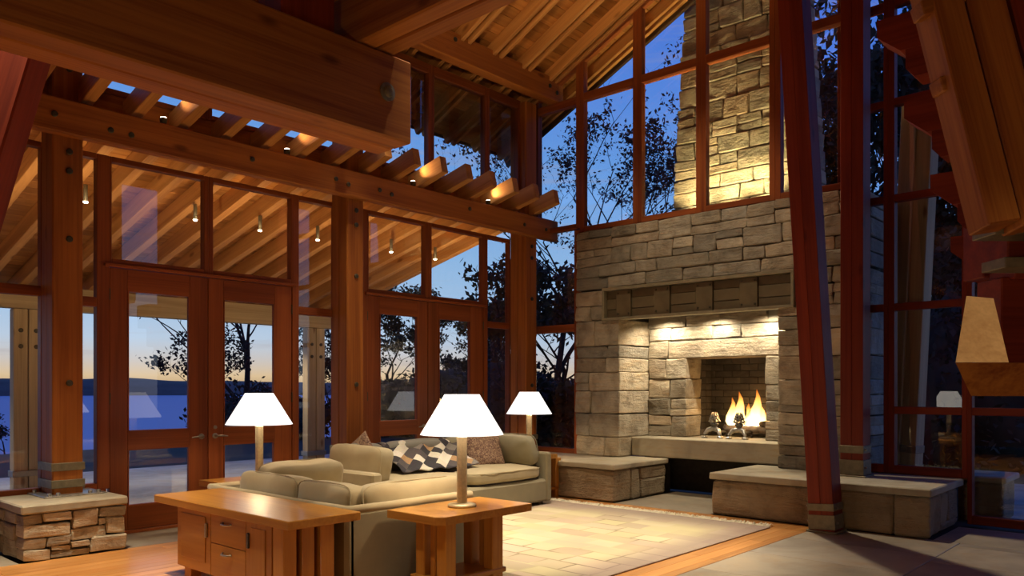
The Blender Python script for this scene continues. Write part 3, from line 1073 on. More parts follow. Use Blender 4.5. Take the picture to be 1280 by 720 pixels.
for i in range(NH + 1):
    az = R(75 + 125 * i / NH)
    r0 = 1750 + 120 * mnoise.noise(Vector((i * 0.06, 3, 0)))
    hh = 21 + 13 * mnoise.noise(Vector((i * 0.05, 0, 0))) + 5 * mnoise.noise(Vector((i * 0.23, 7, 0))) + 1.6 * mnoise.noise(Vector((i * 1.3, 9, 0)))
    for rr, zz in ((r0, -12.2), (r0 + 120, hh * 0.55), (r0 + 260, hh), (r0 + 700, hh * 0.4)):
        hv.append((rr * math.cos(az), rr * math.sin(az), zz))
for i in range(NH):
    for k in range(3):
        a = i * 4 + k
        hf.append([a, a + 4, a + 5, a + 1])
hills = mesh_obj('hills', hv, hf, M_HILL, None, I4, True)
tag(hills, kind='structure')

# ================================================================== TIMBER FRAME
def bolts(parent, pts, n, r=0.028):
    for p in pts:
        disc('bolt', p, n, r, 0.016, M_BOLT, parent)

def straps(parent, x0, x1, y0, y1, z0, zs, h=0.07, t=0.012):
    for z in zs:
        box('strap', x0 - t, x1 + t, y0 - t, y1 + t, z, z + h, M_BRONZE, parent, 0.003)

def wall_post(y0, y1, z0, label, plate=False, zs=()):
    p = group('timber_post', (-7.74, (y0 + y1) / 2, z0), label, 'post')
    box('post_shaft', -7.74, -7.58, y0, y1, z0, 5.6, M_TIMBER, p, 0.012)
    box('post_shaft', -7.90, -7.755, y0 + 0.01, y1 - 0.01, z0, 5.58, M_TIMBER, p, 0.012)
    box('spacer', -7.755, -7.74, y0 + 0.03, y1 - 0.03, z0, 5.55, M_FRAME, p, 0.002)
    if zs:
        straps(p, -7.90, -7.58, y0, y1, z0, zs)
    ym = (y0 + y1) / 2
    bolts(p, [(-7.58, ym + 0.01, q) for q in (1.45, 2.72, 3.32, 3.49, 4.22)], (1, 0, 0))
    if plate:
        b_ = box('base_plate', -7.94, -7.46, y0 - 0.10, y1 + 0.16, z0, z0 + 0.015, M_SILVER, p, 0.003)
        for px, py in ((-7.50, y0 - 0.05), (-7.50, y1 + 0.10), (-7.88, y1 + 0.10), (-7.88, y0 - 0.05), (-7.50, y1 + 0.03), (-7.50, y0 + 0.02)):
            disc('nut', (px, py, z0 + 0.015), (0, 0, 1), 0.018, 0.025, M_SILVER, b_, 6)
    return p
wall_post(2.43, 2.68, 0.462, 'orange wooden post on the stone pedestal left of the glazed doors', True, (0.53, 0.68))
wall_post(5.535, 5.775, 0.0, 'orange wooden post between the two pairs of glazed doors', False, (0.5, 0.66))
wall_post(8.69, 8.935, 0.0, 'orange wooden post at the corner left of the stone fireplace', False, (0.5, 0.66))

mb = bar('timber_beam', (-7.615, -1.6, 3.755), (-7.615, 9.27, 3.755), 0.12, 0.30, M_TIMBER, None, 0.014)
tag(mb, 'long horizontal wooden beam across the tops of the glazed doors', 'beam', None, 'thing')
mb.location.x = -7.50
WM[mb.name] = mb.matrix_basis.copy()
for yy, zz in ((2.40, 3.75), (2.86, 3.72), (3.04, 3.72), (4.25, 3.76), (5.28, 3.76), (5.45, 3.73), (5.9, 3.75), (6.08, 3.73), (7.4, 3.78), (8.5, 3.74), (8.98, 3.74)):
    disc('bolt', (-7.44, yy, zz), (1, 0, 0), 0.026, 0.016, M_BOLT, mb)
eb = bar('timber_beam', (-7.385, -3.0, 5.775), (-7.385, 9.22, 5.775), 0.17, 0.34, M_TIMBER, None, 0.012)
tag(eb, 'high wooden eave beam carrying the lower ends of the roof rafters', 'beam', None, 'thing')
for yy, zz in ((8.9, 5.80), (9.06, 5.74), (7.0, 5.85)):
    disc('bolt', (-7.30, yy, zz), (1, 0, 0), 0.03, 0.016, M_BOLT, eb)

# big beams overhead
gb = group('timber_beam', (-4.65, 3.83, 3.2), 'massive dark timber beam overhead at upper left with a round bolt near its cut end', 'beam', None, 'thing')
bar('beam_half', (-4.553, -3.1, 3.5), (-4.553, 3.83, 3.5), 0.195, 0.60, M_GLULAM, gb, 0.012)
bar('beam_half', (-4.757, -3.1, 3.5), (-4.757, 3.83, 3.5), 0.195, 0.60, M_GLULAM, gb, 0.012)
v, f = lathe([(0.066, 0), (0.066, 0.012), (0.042, 0.014), (0.036, 0.034), (0.018, 0.04)], 18)
mesh_obj('bolt', v, f, M_BRONZE, gb, T(-4.455, 3.60, 3.52) @ Matrix.Rotation(R(90), 4, 'Y'))
tb = group('tie_beam', (-3.4, 3.52, 3.8), 'pair of wooden tie beams resting across the end of the massive dark beam', 'beam', None, 'thing')
bar('beam_half', (-5.1, 3.445, 4.0), (4.2, 3.445, 4.0), 0.148, 0.38, M_GLULAM, tb, 0.012)
bar('beam_half', (-5.1, 3.605, 4.0), (4.2, 3.605, 4.0), 0.148, 0.38, M_GLULAM, tb, 0.012)
kp = bar('timber_post', (-4.75, 3.05, 3.805), (-4.75, 3.05, 6.6), 0.42, 0.30, M_RED, None, 0.012)
tag(kp, 'dark red upright post standing on the massive dark beam', 'post')
def at(px, py, F):
    k = (px - 640) / 990
    s_, c_ = math.sin(CAM_YAW), math.cos(CAM_YAW)
    return Vector((F * (-s_ + c_ * k), F * (c_ + s_ * k), 1.4 + (486 - py) * F / 990))
br = bar('timber_brace', at(-55, 350, 5.3), at(34, 60, 5.6), 0.24, 0.24, M_RED, None, 0.012, up=(0.7, -0.7, 0.2))
tag(br, 'dark leaning brace under the left end of the massive dark beam', 'brace')

# leaning post and upright post by the hearth
def strut(name, base, top, wd, label, bands):
    base, top = Vector(base), Vector(top)
    g = group(name, base, label, 'post')
    upv = (0, 1, 0)
    half = wd / 2
    d = (top - base).normalized()
    side = Vector((1, 0, 0))
    bar('post_half', base + side * (-half / 2), top + side * (-half / 2), half - 0.001, 0.23, M_RED, g, 0.003, up=upv)
    bar('post_half', base + side * (half / 2), top + side * (half / 2), half - 0.001, 0.23, M_RED, g, 0.003, up=upv)
    for za, zb in bands:
        p0 = base + d * (za / d.z)
        p1 = base + d * (zb / d.z)
        bar('strap', p0, p1, wd + 0.016, 0.246, M_BRONZE, g, 0.003, up=upv)
        for sx in (-1, 1):
            disc('bolt', (p0 + p1) / 2 + Vector((sx * (wd / 2 + 0.01), -0.08, 0)), (sx, 0, 0), 0.012, 0.02, M_SILVER, g, 6)
    bpz = base.z
    box('base_plate', base.x - 0.15, base.x + 0.15, base.y - 0.14, base.y + 0.14, bpz, bpz + 0.016, M_BRONZE, g, 0.003)
    return g
strut('leaning_post', (-2.925, 7.85, 0.002), (-3.33, 7.80, 6.9), 0.245, 'leaning dark red post standing on the stone floor before the right bench', ((0.03, 0.17), (0.21, 0.28)))
strut('timber_post', (-2.96, 8.76, 0.467), (-2.955, 8.76, 6.9), 0.235, 'upright dark red post standing on the right stone bench', ((0.02, 0.18), (0.25, 0.33)))

# outside leaning strut seen through the right-hand glass
og = group('leaning_strut', (-3.1, 10.6, 0), 'pale weathered strut leaning outside the window right of the fireplace', 'strut')
b0, b1 = at(1128, 600, 9.9), at(1152, 120, 9.7)
dd = (b1 - b0).normalized()
for off_ in (-0.095, 0.095):
    bar('strut_half', b0 + Vector((off_, 0, 0)) - dd * 0.12, b1 + Vector((off_, 0, 0)), 0.185, 0.20, M_PALE, og, 0.008, up=(0.2, 1, 0))
for za in (0.12, 0.36):
    bar('strap', b0 + dd * za, b0 + dd * (za + 0.09), 0.40, 0.22, M_BRONZE, og, 0.003, up=(0.2, 1, 0))

# porch posts and beam outside the west wall
for i, yy in enumerate((3.62, 8.25)):
    lab = ('twin pale porch post beyond the window left of the stone-footed post', 'twin pale porch post beyond the narrow window between the door pairs')[i]
    g = group('porch_post', (-12.3, yy, 0), lab, 'post')
    for o_ in (-0.095, 0.095):
        box('post_shaft', -12.38, -12.22, yy + o_ - 0.088, yy + o_ + 0.088, -0.03, 2.495, M_PALE, g, 0.008)
        bolts(g, [(-12.22, yy + o_, 2.2), (-12.22, yy + o_, 1.98)], (1, 0, 0), 0.03)
    box('strap', -12.40, -12.20, yy - 0.20, yy + 0.20, 0.2, 0.28, M_STEEL, g, 0.003)
pb = bar('porch_beam', (-12.3, -1.2, 2.665), (-12.3, 9.0, 2.665), 0.18, 0.33, M_PALE, None, 0.01)
tag(pb, 'pale outer porch beam above the lake view carried by the porch posts', 'beam', None, 'thing')

# ---- stepped bracket timbers at the right edge
def px_bar(name, a, b_, fa, fb, wd, ht, mat, parent, up=None):
    return bar(name, at(*a, fa), at(*b_, fb), wd, ht, mat, parent, 0.008, up)
camx = Vector((math.cos(CAM_YAW), math.sin(CAM_YAW), 0))
camf = Vector((-math.sin(CAM_YAW), math.cos(CAM_YAW), 0))
ns = group('leaning_strut', at(1240, 282, 4.2), 'near leaning orange strut of two timbers at upper right', 'strut')
px_bar('strut_half', (1160, -40, ), (1243, 285), 4.4, 4.2, 0.17, 0.2, M_GLULAM, ns, camf)
px_bar('strut_half', (1207, -40, ), (1290, 285), 4.42, 4.22, 0.21, 0.2, M_GLULAM, ns, camf)
px_bar('strut_half', (1262, -40, ), (1345, 285), 4.46, 4.26, 0.22, 0.2, M_RED, ns, camf)
for pxx, pyy in ((1172, 4), (1196, 98)):
    bar('spacer', at(pxx - 26, pyy + 12, 4.33), at(pxx + 26, pyy - 4, 4.33), 0.12, 0.08, M_GLULAM, ns)
for i, (px, py, F, hh, lab) in enumerate((
        (1103, 44, 5.2, 0.11, 'topmost of the dark stepped bracket timbers behind the near strut'),
        (1136, 143, 5.45, 0.11, 'second from the top of the dark stepped bracket timbers'),
        (1168, 232, 5.7, 0.11, 'third from the top of the dark stepped bracket timbers'),
        (1193, 308, 5.9, 0.11, 'lowest of the dark stepped bracket timbers over the window mullion'))):
    p = at(px, py, F)
    g = group('bracket_timber', p, lab, 'bracket')
    prism('upper_arm', [(0, hh / 2), (0, -hh / 2), (0.14, -hh / 2 - 0.12), (0.50, -hh / 2 - 0.12), (0.50, hh / 2)], 0.22, M_RED, g, T(*p))
    prism('lower_arm', [(0.17, -hh / 2 - 0.12), (0.17, -hh / 2 - 0.24), (0.22, -hh / 2 - 0.30), (0.50, -hh / 2 - 0.30), (0.50, -hh / 2 - 0.12)], 0.20, M_RED, g, T(*p))
pier = group('bracket_pier', at(1265, 455, 4.75), 'dark red stepped timber pier above the pale tapered block', 'pier')
for (xa, xb, ya, yb, F) in ((1236, 1330, 350, 455, 4.75), (1243, 1330, 297, 327, 4.65), (1252, 1330, 338, 352, 4.7), (1262, 1330, 238, 284, 4.6), (1216, 1262, 255, 350, 5.6)):
    c0, c1 = at(xa, (ya + yb) / 2, F), at(xb, (ya + yb) / 2, F)
    bar('pier_timber', c0, c1, 0.25, (yb - ya) * F / 990, M_RED, pier, 0.008)
for i, (xa, ya, yb) in enumerate(((1229, 282, 297), (1241, 325, 338))):
    c0, c1 = at(xa, (ya + yb) / 2, 4.4), at(1340, (ya + yb) / 2, 4.4)
    bar('steel_plate', c0, c1, 0.22, (yb - ya) * 4.4 / 990, M_BRONZE, pier, 0.004)
# pale tapered block
F = 4.0
def fr(pts):
    return [tuple(at(px, py, f_)) for px, py, f_ in pts]
tv = fr([(1194.5, 453, F), (1261, 453, F), (1261, 453, F + 0.28), (1205, 453, F + 0.28),
         (1208, 370, F + 0.08), (1242, 373, F + 0.08), (1242, 373, F + 0.2), (1211, 370, F + 0.2)])
tblk = group('tapered_block', at(1228, 453, F), 'pale lit tapered wooden block at the right edge beside the window', 'block')
M0 = T(*at(1228, 453, F))
tvl = [tuple(Vector(p) - at(1228, 453, F)) for p in tv]
mesh_obj('block_body', tvl, [[0, 1, 5, 4], [1, 2, 6, 5], [2, 3, 7, 6], [3, 0, 4, 7], [4, 5, 6, 7], [3, 2, 1, 0]], M_HONEY, tblk, M0)
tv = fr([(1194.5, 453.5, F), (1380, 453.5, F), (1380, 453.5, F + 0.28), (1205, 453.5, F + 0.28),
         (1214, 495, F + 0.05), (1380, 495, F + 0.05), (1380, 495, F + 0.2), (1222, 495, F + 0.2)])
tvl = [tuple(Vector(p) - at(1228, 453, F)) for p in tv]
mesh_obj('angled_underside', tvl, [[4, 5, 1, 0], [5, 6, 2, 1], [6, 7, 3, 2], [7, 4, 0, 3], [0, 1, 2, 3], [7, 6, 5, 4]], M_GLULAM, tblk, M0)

# ================================================================== STONEWORK
def ashlar(x0, x1, z0, z1, rg, hmin=0.17, hmax=0.34, lmin=0.28, lmax=0.75):
    cells = []
    z = z0
    while z < z1 - 1e-4:
        h = rg.uniform(hmin, hmax)
        if z1 - (z + h) < hmin * 0.75:
            h = z1 - z
        x = x0
        while x < x1 - 1e-4:
            l = rg.uniform(lmin, lmax)
            if x1 - (x + l) < lmin * 0.8:
                l = x1 - x
            r = rg.random()
            if r < 0.42 and h > 0.22:
                q = rg.uniform(0.35, 0.65)
                cells.append((x, x + l, z, z + h * q))
                if l > 0.5 and rg.random() < 0.6:
                    m = rg.uniform(0.35, 0.65)
                    cells.append((x, x + l * m, z + h * q, z + h))
                    cells.append((x + l * m, x + l, z + h * q, z + h))
                else:
                    cells.append((x, x + l, z + h * q, z + h))
            else:
                cells.append((x, x + l, z, z + h))
            x += l
        z += h
    return cells

def boulder(parent, x0, x1, y0, y1, z0, z1, rg, amp=0.020, edge=0.016):
    v, f = rough_block(x1 - x0, y1 - y0, z1 - z0, rg, amp, edge)
    return mesh_obj('stone', v, f, M_ROUGHSTONE, parent, T((x0 + x1) / 2, (y0 + y1) / 2, (z0 + z1) / 2))

def stone_at(parent, x0, x1, z0, z1, yf, depth, mat, rg, gap=0.0035, jit=0.010, proud=0.03, face='S', b=0.018, name='stone'):
    """One stone of a wall. face S: front towards -Y at y=yf. face E: front towards +X at x=yf (x0,x1 then run along Y)."""
    pr = rg.uniform(0, proud)
    L, H, D = x1 - x0 - gap * 2, z1 - z0 - gap * 2, depth
    v, f = rough_block(L, D + pr, H, rg, min(0.013, H * 0.07), min(0.010, H * 0.06))
    if face == 'S':
        M = T((x0 + x1) / 2, yf + (D - pr) / 2, (z0 + z1) / 2)
    else:
        M = T(yf - (D - pr) / 2, (x0 + x1) / 2, (z0 + z1) / 2) @ Matrix.Rotation(R(90), 4, 'Z')
    return mesh_obj(name, v, f, mat, parent, M)

BF = 9.0       # front of the breast
RB = 9.72      # back wall of the recess
fp = group('fireplace', (-4.94, BF, 0.0), 'tall stone fireplace breast with brown metal mantel and burning fire', 'fireplace')
rs = random.Random(5)
# cores behind the stones
box('mortar_core', -6.86, -6.24, BF + 0.06, 10.0, 0.47, 2.36, M_MORTAR, fp)
box('mortar_core', -3.86, -3.03, BF + 0.06, 10.0, 0.47, 2.36, M_MORTAR, fp)
box('mortar_core', -6.86, -3.03, BF + 0.06, 10.0, 2.40, 3.58, M_MORTAR, fp)
box('mortar_core', -6.22, -5.575, RB + 0.06, RB + 0.36, 0.74, 2.42, M_MORTAR, fp)
box('mortar_core', -4.37, -3.88, RB + 0.06, RB + 0.36, 0.74, 2.42, M_MORTAR, fp)
box('mortar_core', -5.60, -4.35, RB + 0.06, RB + 0.36, 1.86, 2.42, M_MORTAR, fp)
box('mortar_core', -6.86, -6.17, BF + 0.06, RB + 0.3, 2.33, 2.415, M_MORTAR, fp)
box('mortar_core', -3.90, -3.03, BF + 0.06, RB + 0.3, 2.33, 2.415, M_MORTAR, fp)
# left pier (its inner stones run the whole depth of the recess)
for c in ashlar(-6.90, -6.15, 0.467, 2.35, rs, 0.17, 0.33, 0.22, 0.6):
    stone_at(fp, *c, BF, (RB - BF + 0.1) if c[1] > -6.2 else 0.3, M_STONE, rs)
# right pier
for c in ashlar(-3.92, -2.98, 0.467, 2.35, rs, 0.18, 0.32, 0.3, 0.62):
    stone_at(fp, *c, BF, 0.95 if (c[0] < -3.9 or c[1] > -3.0) else 0.3, M_STONE, rs)
# beside and above the mantel
for c in ashlar(-6.90, -6.42, 2.35, 2.77, rs, 0.19, 0.26, 0.2, 0.45):
    stone_at(fp, *c, BF, 0.3, M_STONE, rs)
for c in ashlar(-3.70, -2.98, 2.35, 2.77, rs, 0.19, 0.26, 0.25, 0.5):
    stone_at(fp, *c, BF, 0.95 if c[1] > -3.0 else 0.3, M_STONE, rs)
for c in ashlar(-6.90, -2.98, 2.785, 3.62, rs, 0.15, 0.27, 0.24, 0.78):
    stone_at(fp, *c, BF, 0.95 if c[1] > -3.0 else 0.3, M_STONE, rs)
# back wall of the recess round the firebox opening, lintel over it
for c in ashlar(-6.15, -5.54, 0.73, 1.82, rs, 0.22, 0.30, 0.28, 0.5):
    stone_at(fp, *c, RB, 0.42, M_STONE, rs, proud=0.02)
for c in ashlar(-4.40, -3.92, 0.73, 1.82, rs, 0.20, 0.28, 0.4, 0.5):
    stone_at(fp, *c, RB, 0.42, M_STONE, rs, proud=0.02)
stone_at(fp, -5.82, -3.92, 1.82, 2.07, RB, 0.42, M_STONE, rs, proud=0.02)
stone_at(fp, -6.15, -5.82, 1.82, 2.07, RB, 0.42, M_STONE, rs, proud=0.02)
for c in ashlar(-6.15, -3.92, 2.07, 2.42, rs, 0.16, 0.19, 0.35, 0.7):
    stone_at(fp, *c, RB, 0.42, M_STONE, rs, proud=0.02)
# hearth slab and the dark void below
hs_ = box('hearth_slab', -6.15, -3.92, 9.28, 10.75, 0.475, 0.735, M_SLAB, fp, 0.012, 0.004, rs)
box('void_lining', -6.2, -3.9, 9.70, 9.76, 0.0, 0.47, M_MORTAR, fp)
# firebox of fire bricks
fb = box('firebox', -5.75, -4.18, 10.50, 10.54, 0.735, 2.15, M_MORTAR, fp)
box('firebox_side', -5.80, -5.74, 10.12, 10.54, 0.735, 2.15, M_MORTAR, fb)
box('firebox_side', -4.20, -4.14, 10.12, 10.54, 0.735, 2.15, M_MORTAR, fb)
box('firebox_top', -5.80, -4.14, 10.12, 10.54, 2.12, 2.2, M_MORTAR, fb)
BH = 0.092
for r_ in range(13):
    z = 0.737 + r_ * BH
    o_ = 0.0 if r_ % 2 == 0 else -0.13
    x = -5.62 + o_
    while x < -4.32:
        xa, xb = max(x, -5.62), min(x + 0.26, -4.32)
        if xb - xa > 0.04:
            box('fire_brick', xa + 0.003, xb - 0.003, 10.455, 10.505, z + 0.003, z + BH - 0.003, M_BRICK, fb, 0.004)
        x += 0.26
    for (xa, xb, ya, yb) in ((-5.63, -5.545, 10.13, 10.29), (-5.63, -5.545, 10.29, 10.45), (-4.395, -4.31, 10.13, 10.29), (-4.395, -4.31, 10.29, 10.45)):
        box('fire_brick', xa, xb, ya + 0.003, yb - 0.003, z + 0.003, z + BH - 0.003, M_BRICK, fb, 0.004)
# bronze mantel
mt = box('mantel', -6.40, -3.72, BF + 0.03, BF + 0.10, 2.36, 2.765, M_MANTEL, fp, 0.004)
for nm, a in (('mantel_rim', (-6.41, -3.71, BF - 0.06, BF + 0.08, 2.745, 2.785)), ('mantel_rim', (-6.41, -3.71, BF - 0.06, BF + 0.08, 2.34, 2.375)),
              ('mantel_rim', (-6.41, -6.375, BF - 0.06, BF + 0.08, 2.375, 2.745)), ('mantel_rim', (-3.745, -3.71, BF - 0.06, BF + 0.08, 2.375, 2.745))):
    box(nm, *a, M_MANTEL_EDGE, mt, 0.004)
box('soffit', -6.2, -3.9, BF + 0.02, RB + 0.04, 2.405, 2.43, M_MANTEL, mt, 0.004)
xs = (-6.06, -5.46, -4.85, -4.26)
for xx in xs:
    box('cover_plate', xx - 0.14, xx + 0.09, BF - 0.015, BF + 0.03, 2.378, 2.74, M_MANTEL, mt, 0.004)
    for zz in (2.42, 2.70):
        disc('bolt', (xx + 0.06, BF - 0.015, zz), (0, -1, 0), 0.013, 0.01, M_BOLT, mt, 8)
        disc('bolt', (xx - 0.11, BF - 0.015, zz), (0, -1, 0), 0.013, 0.01, M_BOLT, mt, 8)
edges = [-6.375] + [v_ for xx in xs for v_ in (xx - 0.14, xx + 0.09)] + [-3.745]
for i in range(0, len(edges), 2):
    a, b_ = edges[i] + 0.01, edges[i + 1] - 0.01
    box('inset_panel', a, b_, BF + 0.005, BF + 0.032, 2.49, 2.63, M_MANTEL, mt, 0.004)
    box('inset_panel', a, b_, BF + 0.012, BF + 0.032, 2.375, 2.482, M_MANTEL, mt, 0.004)
    box('inset_panel', a, b_, BF + 0.012, BF + 0.032, 2.638, 2.742, M_MANTEL, mt, 0.004)
# two mantel downlights: fixtures and their light
for lx in (-5.78, -5.03, -4.28):
    v, f = lathe([(0.04, 0), (0.04, 0.03)], 14)
    fx = mesh_obj('downlight', v, f, M_BOLT, mt, T(lx, 9.44, 2.375))
    lamp('SPOT', (lx, 9.47, 2.365), 50, (1.0, 0.86, 0.62), (lx, 9.62, 0.9), 158, 0.6, 0.02)

# stone benches either side
lb = group('stone_bench', (-6.8, 8.6, 0), 'left stone hearth bench with a big rough block under its slab, beside the sofa', 'bench')
box('bench_core', -7.86, -5.66, 8.10, 9.5, 0.0, 0.39, M_MORTAR, lb)
box('slab', -7.90, -5.57, 8.02, 9.30, 0.402, 0.467, M_SLAB, lb, 0.010, 0.003, rs)
for xa, xb in ((-6.86, -5.585), (-7.90, -6.86)):
    boulder(lb, xa + 0.004, xb - 0.004, 8.04, 8.42, 0.003, 0.397, rs)
for (ya, yb, za, zb) in ((8.43, 8.64, 0.003, 0.397), (8.65, 9.26, 0.24, 0.397), (8.65, 9.26, 0.003, 0.232)):
    boulder(lb, -5.95, -5.59, ya, yb, za, zb, rs)
rb = group('stone_bench', (-3.15, 8.6, 0), 'right stone hearth bench of long rough blocks under a slab, behind the leaning post', 'bench')
box('bench_core', -4.20, -2.12, 8.10, 9.4, 0.0, 0.39, M_MORTAR, rb)
box('slab', -4.29, -2.03, 8.02, 9.24, 0.395, 0.467, M_SLAB, rb, 0.010, 0.004, rs)
for xa, xb in ((-4.275, -2.37), (-2.37, -2.05)):
    boulder(rb, xa + 0.004, xb - 0.004, 8.05, 8.45, 0.003, 0.39, rs)
boulder(rb, -4.27, -3.9, 8.46, 9.26, 0.003, 0.39, rs)
for (ya, yb, za, zb) in ((8.46, 8.72, 0.08, 0.39), (8.73, 9.12, 0.09, 0.385), (8.46, 9.1, 0.003, 0.085)):
    boulder(rb, -2.42, -2.06, ya, yb, za, zb, rs)
# the bench goes on outside the glass
ob = group('outdoor_bench', (-2.6, 9.9, 0), 'stone bench continuing outside the window right of the fireplace', 'bench')
box('slab', -3.3, -1.72, 9.62, 10.35, 0.40, 0.467, M_SLAB, ob, 0.012, 0.004, rs)
for (xa, xb) in ((-3.28, -2.3), (-2.29, -1.76)):
    boulder(ob, xa, xb, 9.70, 10.3, -0.03, 0.395, rs)

# pedestal under the left post
pd_ = group('stone_pedestal', (-7.5, 2.48, 0), 'stone pedestal with a slab top under the left wall post', 'pedestal')
box('pedestal_core', -7.88, -7.20, 2.12, 2.82, 0.0, 0.39, M_MORTAR, pd_)
box('slab', -7.94, -7.125, 2.06, 2.885, 0.392, 0.462, M_SLAB, pd_, 0.012, 0.004, rs)
rp = random.Random(21)
for c in ((2.075, 2.22, 0.30, 0.385), (2.22, 2.44, 0.31, 0.388), (2.44, 2.65, 0.235, 0.388), (2.65, 2.875, 0.30, 0.388), (2.075, 2.43, 0.19, 0.30),
          (2.43, 2.71, 0.13, 0.235), (2.71, 2.875, 0.145, 0.30), (2.65, 2.71, 0.235, 0.30), (2.075, 2.25, 0.10, 0.19), (2.25, 2.43, 0.11, 0.19), (2.43, 2.58, 0.075, 0.13), (2.58, 2.875, 0.01, 0.145),
          (2.075, 2.28, 0.005, 0.10), (2.28, 2.43, 0.065, 0.11), (2.28, 2.58, 0.005, 0.065)):
    stone_at(pd_, *c, -7.15, 0.18, M_STONE, rp, 0.004, 0.007, 0.02, 'E', 0.014)
for c in ashlar(-7.92, -7.34, 0.005, 0.388, rp, 0.1, 0.16, 0.2, 0.34):
    stone_at(pd_, *c, 2.08, 0.12, M_STONE, rp, 0.004, 0.007, 0.02, 'S', 0.014)

# chimney rising outside the north glass
ch = group('chimney', (-4.95, 9.95, 3.4), 'tapering stone chimney lit gold outside the upper glass wall', 'chimney')
CH0, CH1, CZ0, CZ1 = 3.3, 10.4, 3.3, 10.4
chl = lambda z: -5.905 + (z - 3.6) * 0.066
chr_ = lambda z: -3.99 - (z - 3.6) * 0.066
prism('mortar_core', [(chl(3.2) + 0.06, 3.2), (chr_(3.2) - 0.06, 3.2), (chr_(9.6) - 0.06, 9.6), (chl(9.6) + 0.06, 9.6)], 0.9, M_MORTAR, ch, T(0, 10.42, 0))
rc = random.Random(9)
z = 3.3
while z < 8.6:
    h = rc.uniform(0.17, 0.30)
    a, b_ = chl(z + h / 2), chr_(z + h / 2)
    for c in ashlar(a, b_, z, z + h, rc, h, h + 0.001, 0.24, 0.62):
        edge = c[0] < a + 0.01 or c[1] > b_ - 0.01
        stone_at(ch, *c, 9.93, 0.9 if edge else 0.22, M_STONE, rc, 0.005, 0.008, 0.025)
    z += h
# uplights on the roof of the breast
for lx in (-5.45, -4.95, -4.45):
    v, f = lathe([(0.05, 0), (0.06, 0.09), (0.05, 0.1)], 14)
    u = mesh_obj('chimney_uplight', v, f, M_BOLT, None, T(lx, 9.55, 3.66))
    tag(u, {-5.45: 'small dark uplight at the foot of the chimney, left one', -4.95: 'small dark uplight at the foot of the chimney, middle one', -4.45: 'small dark uplight at the foot of the chimney, right one'}[lx], 'light', 'chimney uplights')
    lamp('SPOT', (lx, 9.62, 3.78), 85, (1.0, 0.78, 0.36), (lx, 9.95, 5.2), 120, 0.8, 0.04)
box('breast_roof', -6.86, -3.03, 9.22, 10.6, 3.60, 3.655, M_SLAB, fp)
box('flue_back', -6.5, -3.4, 10.56, 10.62, 0.0, 3.6, M_MORTAR, fp)

# ================================================================== FIRE
def flame(parent, x, y, z, h, r, seed):
    rg = random.Random(seed)
    prof = [(0.35, 0), (0.9, 0.12), (1.0, 0.25), (0.82, 0.42), (0.55, 0.62), (0.28, 0.82), (0.04, 1.0)]
    n = 14
    v, f = [], []
    lx, ly = rg.uniform(-0.05, 0.05), rg.uniform(-0.03, 0.03)
    ph = rg.uniform(0, 6)
    for k, (pr, pz) in enumerate(prof):
        ox = lx * pz + 0.02 * math.sin(ph + pz * 7)
        oy = ly * pz
        for i in range(n):
            a = 2 * math.pi * i / n
            rr = pr * r * (1 + 0.18 * math.sin(3 * a + ph + pz * 4))
            v.append((ox + rr * math.cos(a), oy + rr * 0.6 * math.sin(a), pz * h))
    for k in range(len(prof) - 1):
        for i in range(n):
            j = (i + 1) % n
            f.append([k * n + i, k * n + j, (k + 1) * n + j, (k + 1) * n + i])
    return mesh_obj('flame_tongue', v, f, M_FLAME, parent, T(x, y, z), True)
fire = group('fire', (-4.9, 10.22, 0.85), 'bright yellow log fire burning between the andirons', 'fire')
for i, (x, h, r) in enumerate(((-5.08, 0.44, 0.085), (-4.98, 0.52, 0.10), (-4.90, 0.36, 0.09), (-4.77, 0.55, 0.10), (-4.70, 0.42, 0.085), (-5.14, 0.26, 0.06), (-4.84, 0.28, 0.08), (-4.63, 0.25, 0.06))):
    flame(fire, x, 10.20 + 0.04 * (i % 3), 0.84, h, r, i + 3)
lamp('POINT', (-4.93, 10.10, 1.10), 9, (1.0, 0.55, 0.2), radius=0.12)
for i, (a, b_, r) in enumerate((((-5.20, 10.16, 0.845), (-4.50, 10.20, 0.84), 0.055), ((-5.12, 10.30, 0.85), (-4.45, 10.27, 0.86), 0.06), ((-5.10, 10.24, 0.94), (-4.60, 10.20, 0.92), 0.045))):
    p0, p1 = Vector(a), Vector(b_)
    pts = [p0.lerp(p1, t / 8) + Vector((0, 0.006 * math.sin(t * 2 + i), 0.006 * math.cos(t * 3))) for t in range(9)]
    v, f = tube(pts, [r * (1 + 0.08 * math.sin(k * 1.7)) for k in range(9)], 10)
    f.append(list(range(10))[::-1])
    f.append([80 + k for k in range(10)])
    lg = mesh_obj('firewood_log', v, f, M_ASH, None, I4, True)
    tag(lg, ('front pale log lying across the andirons', 'rear dark log lying behind the flames', 'upper small log lying on the two lower logs')[i], 'log')

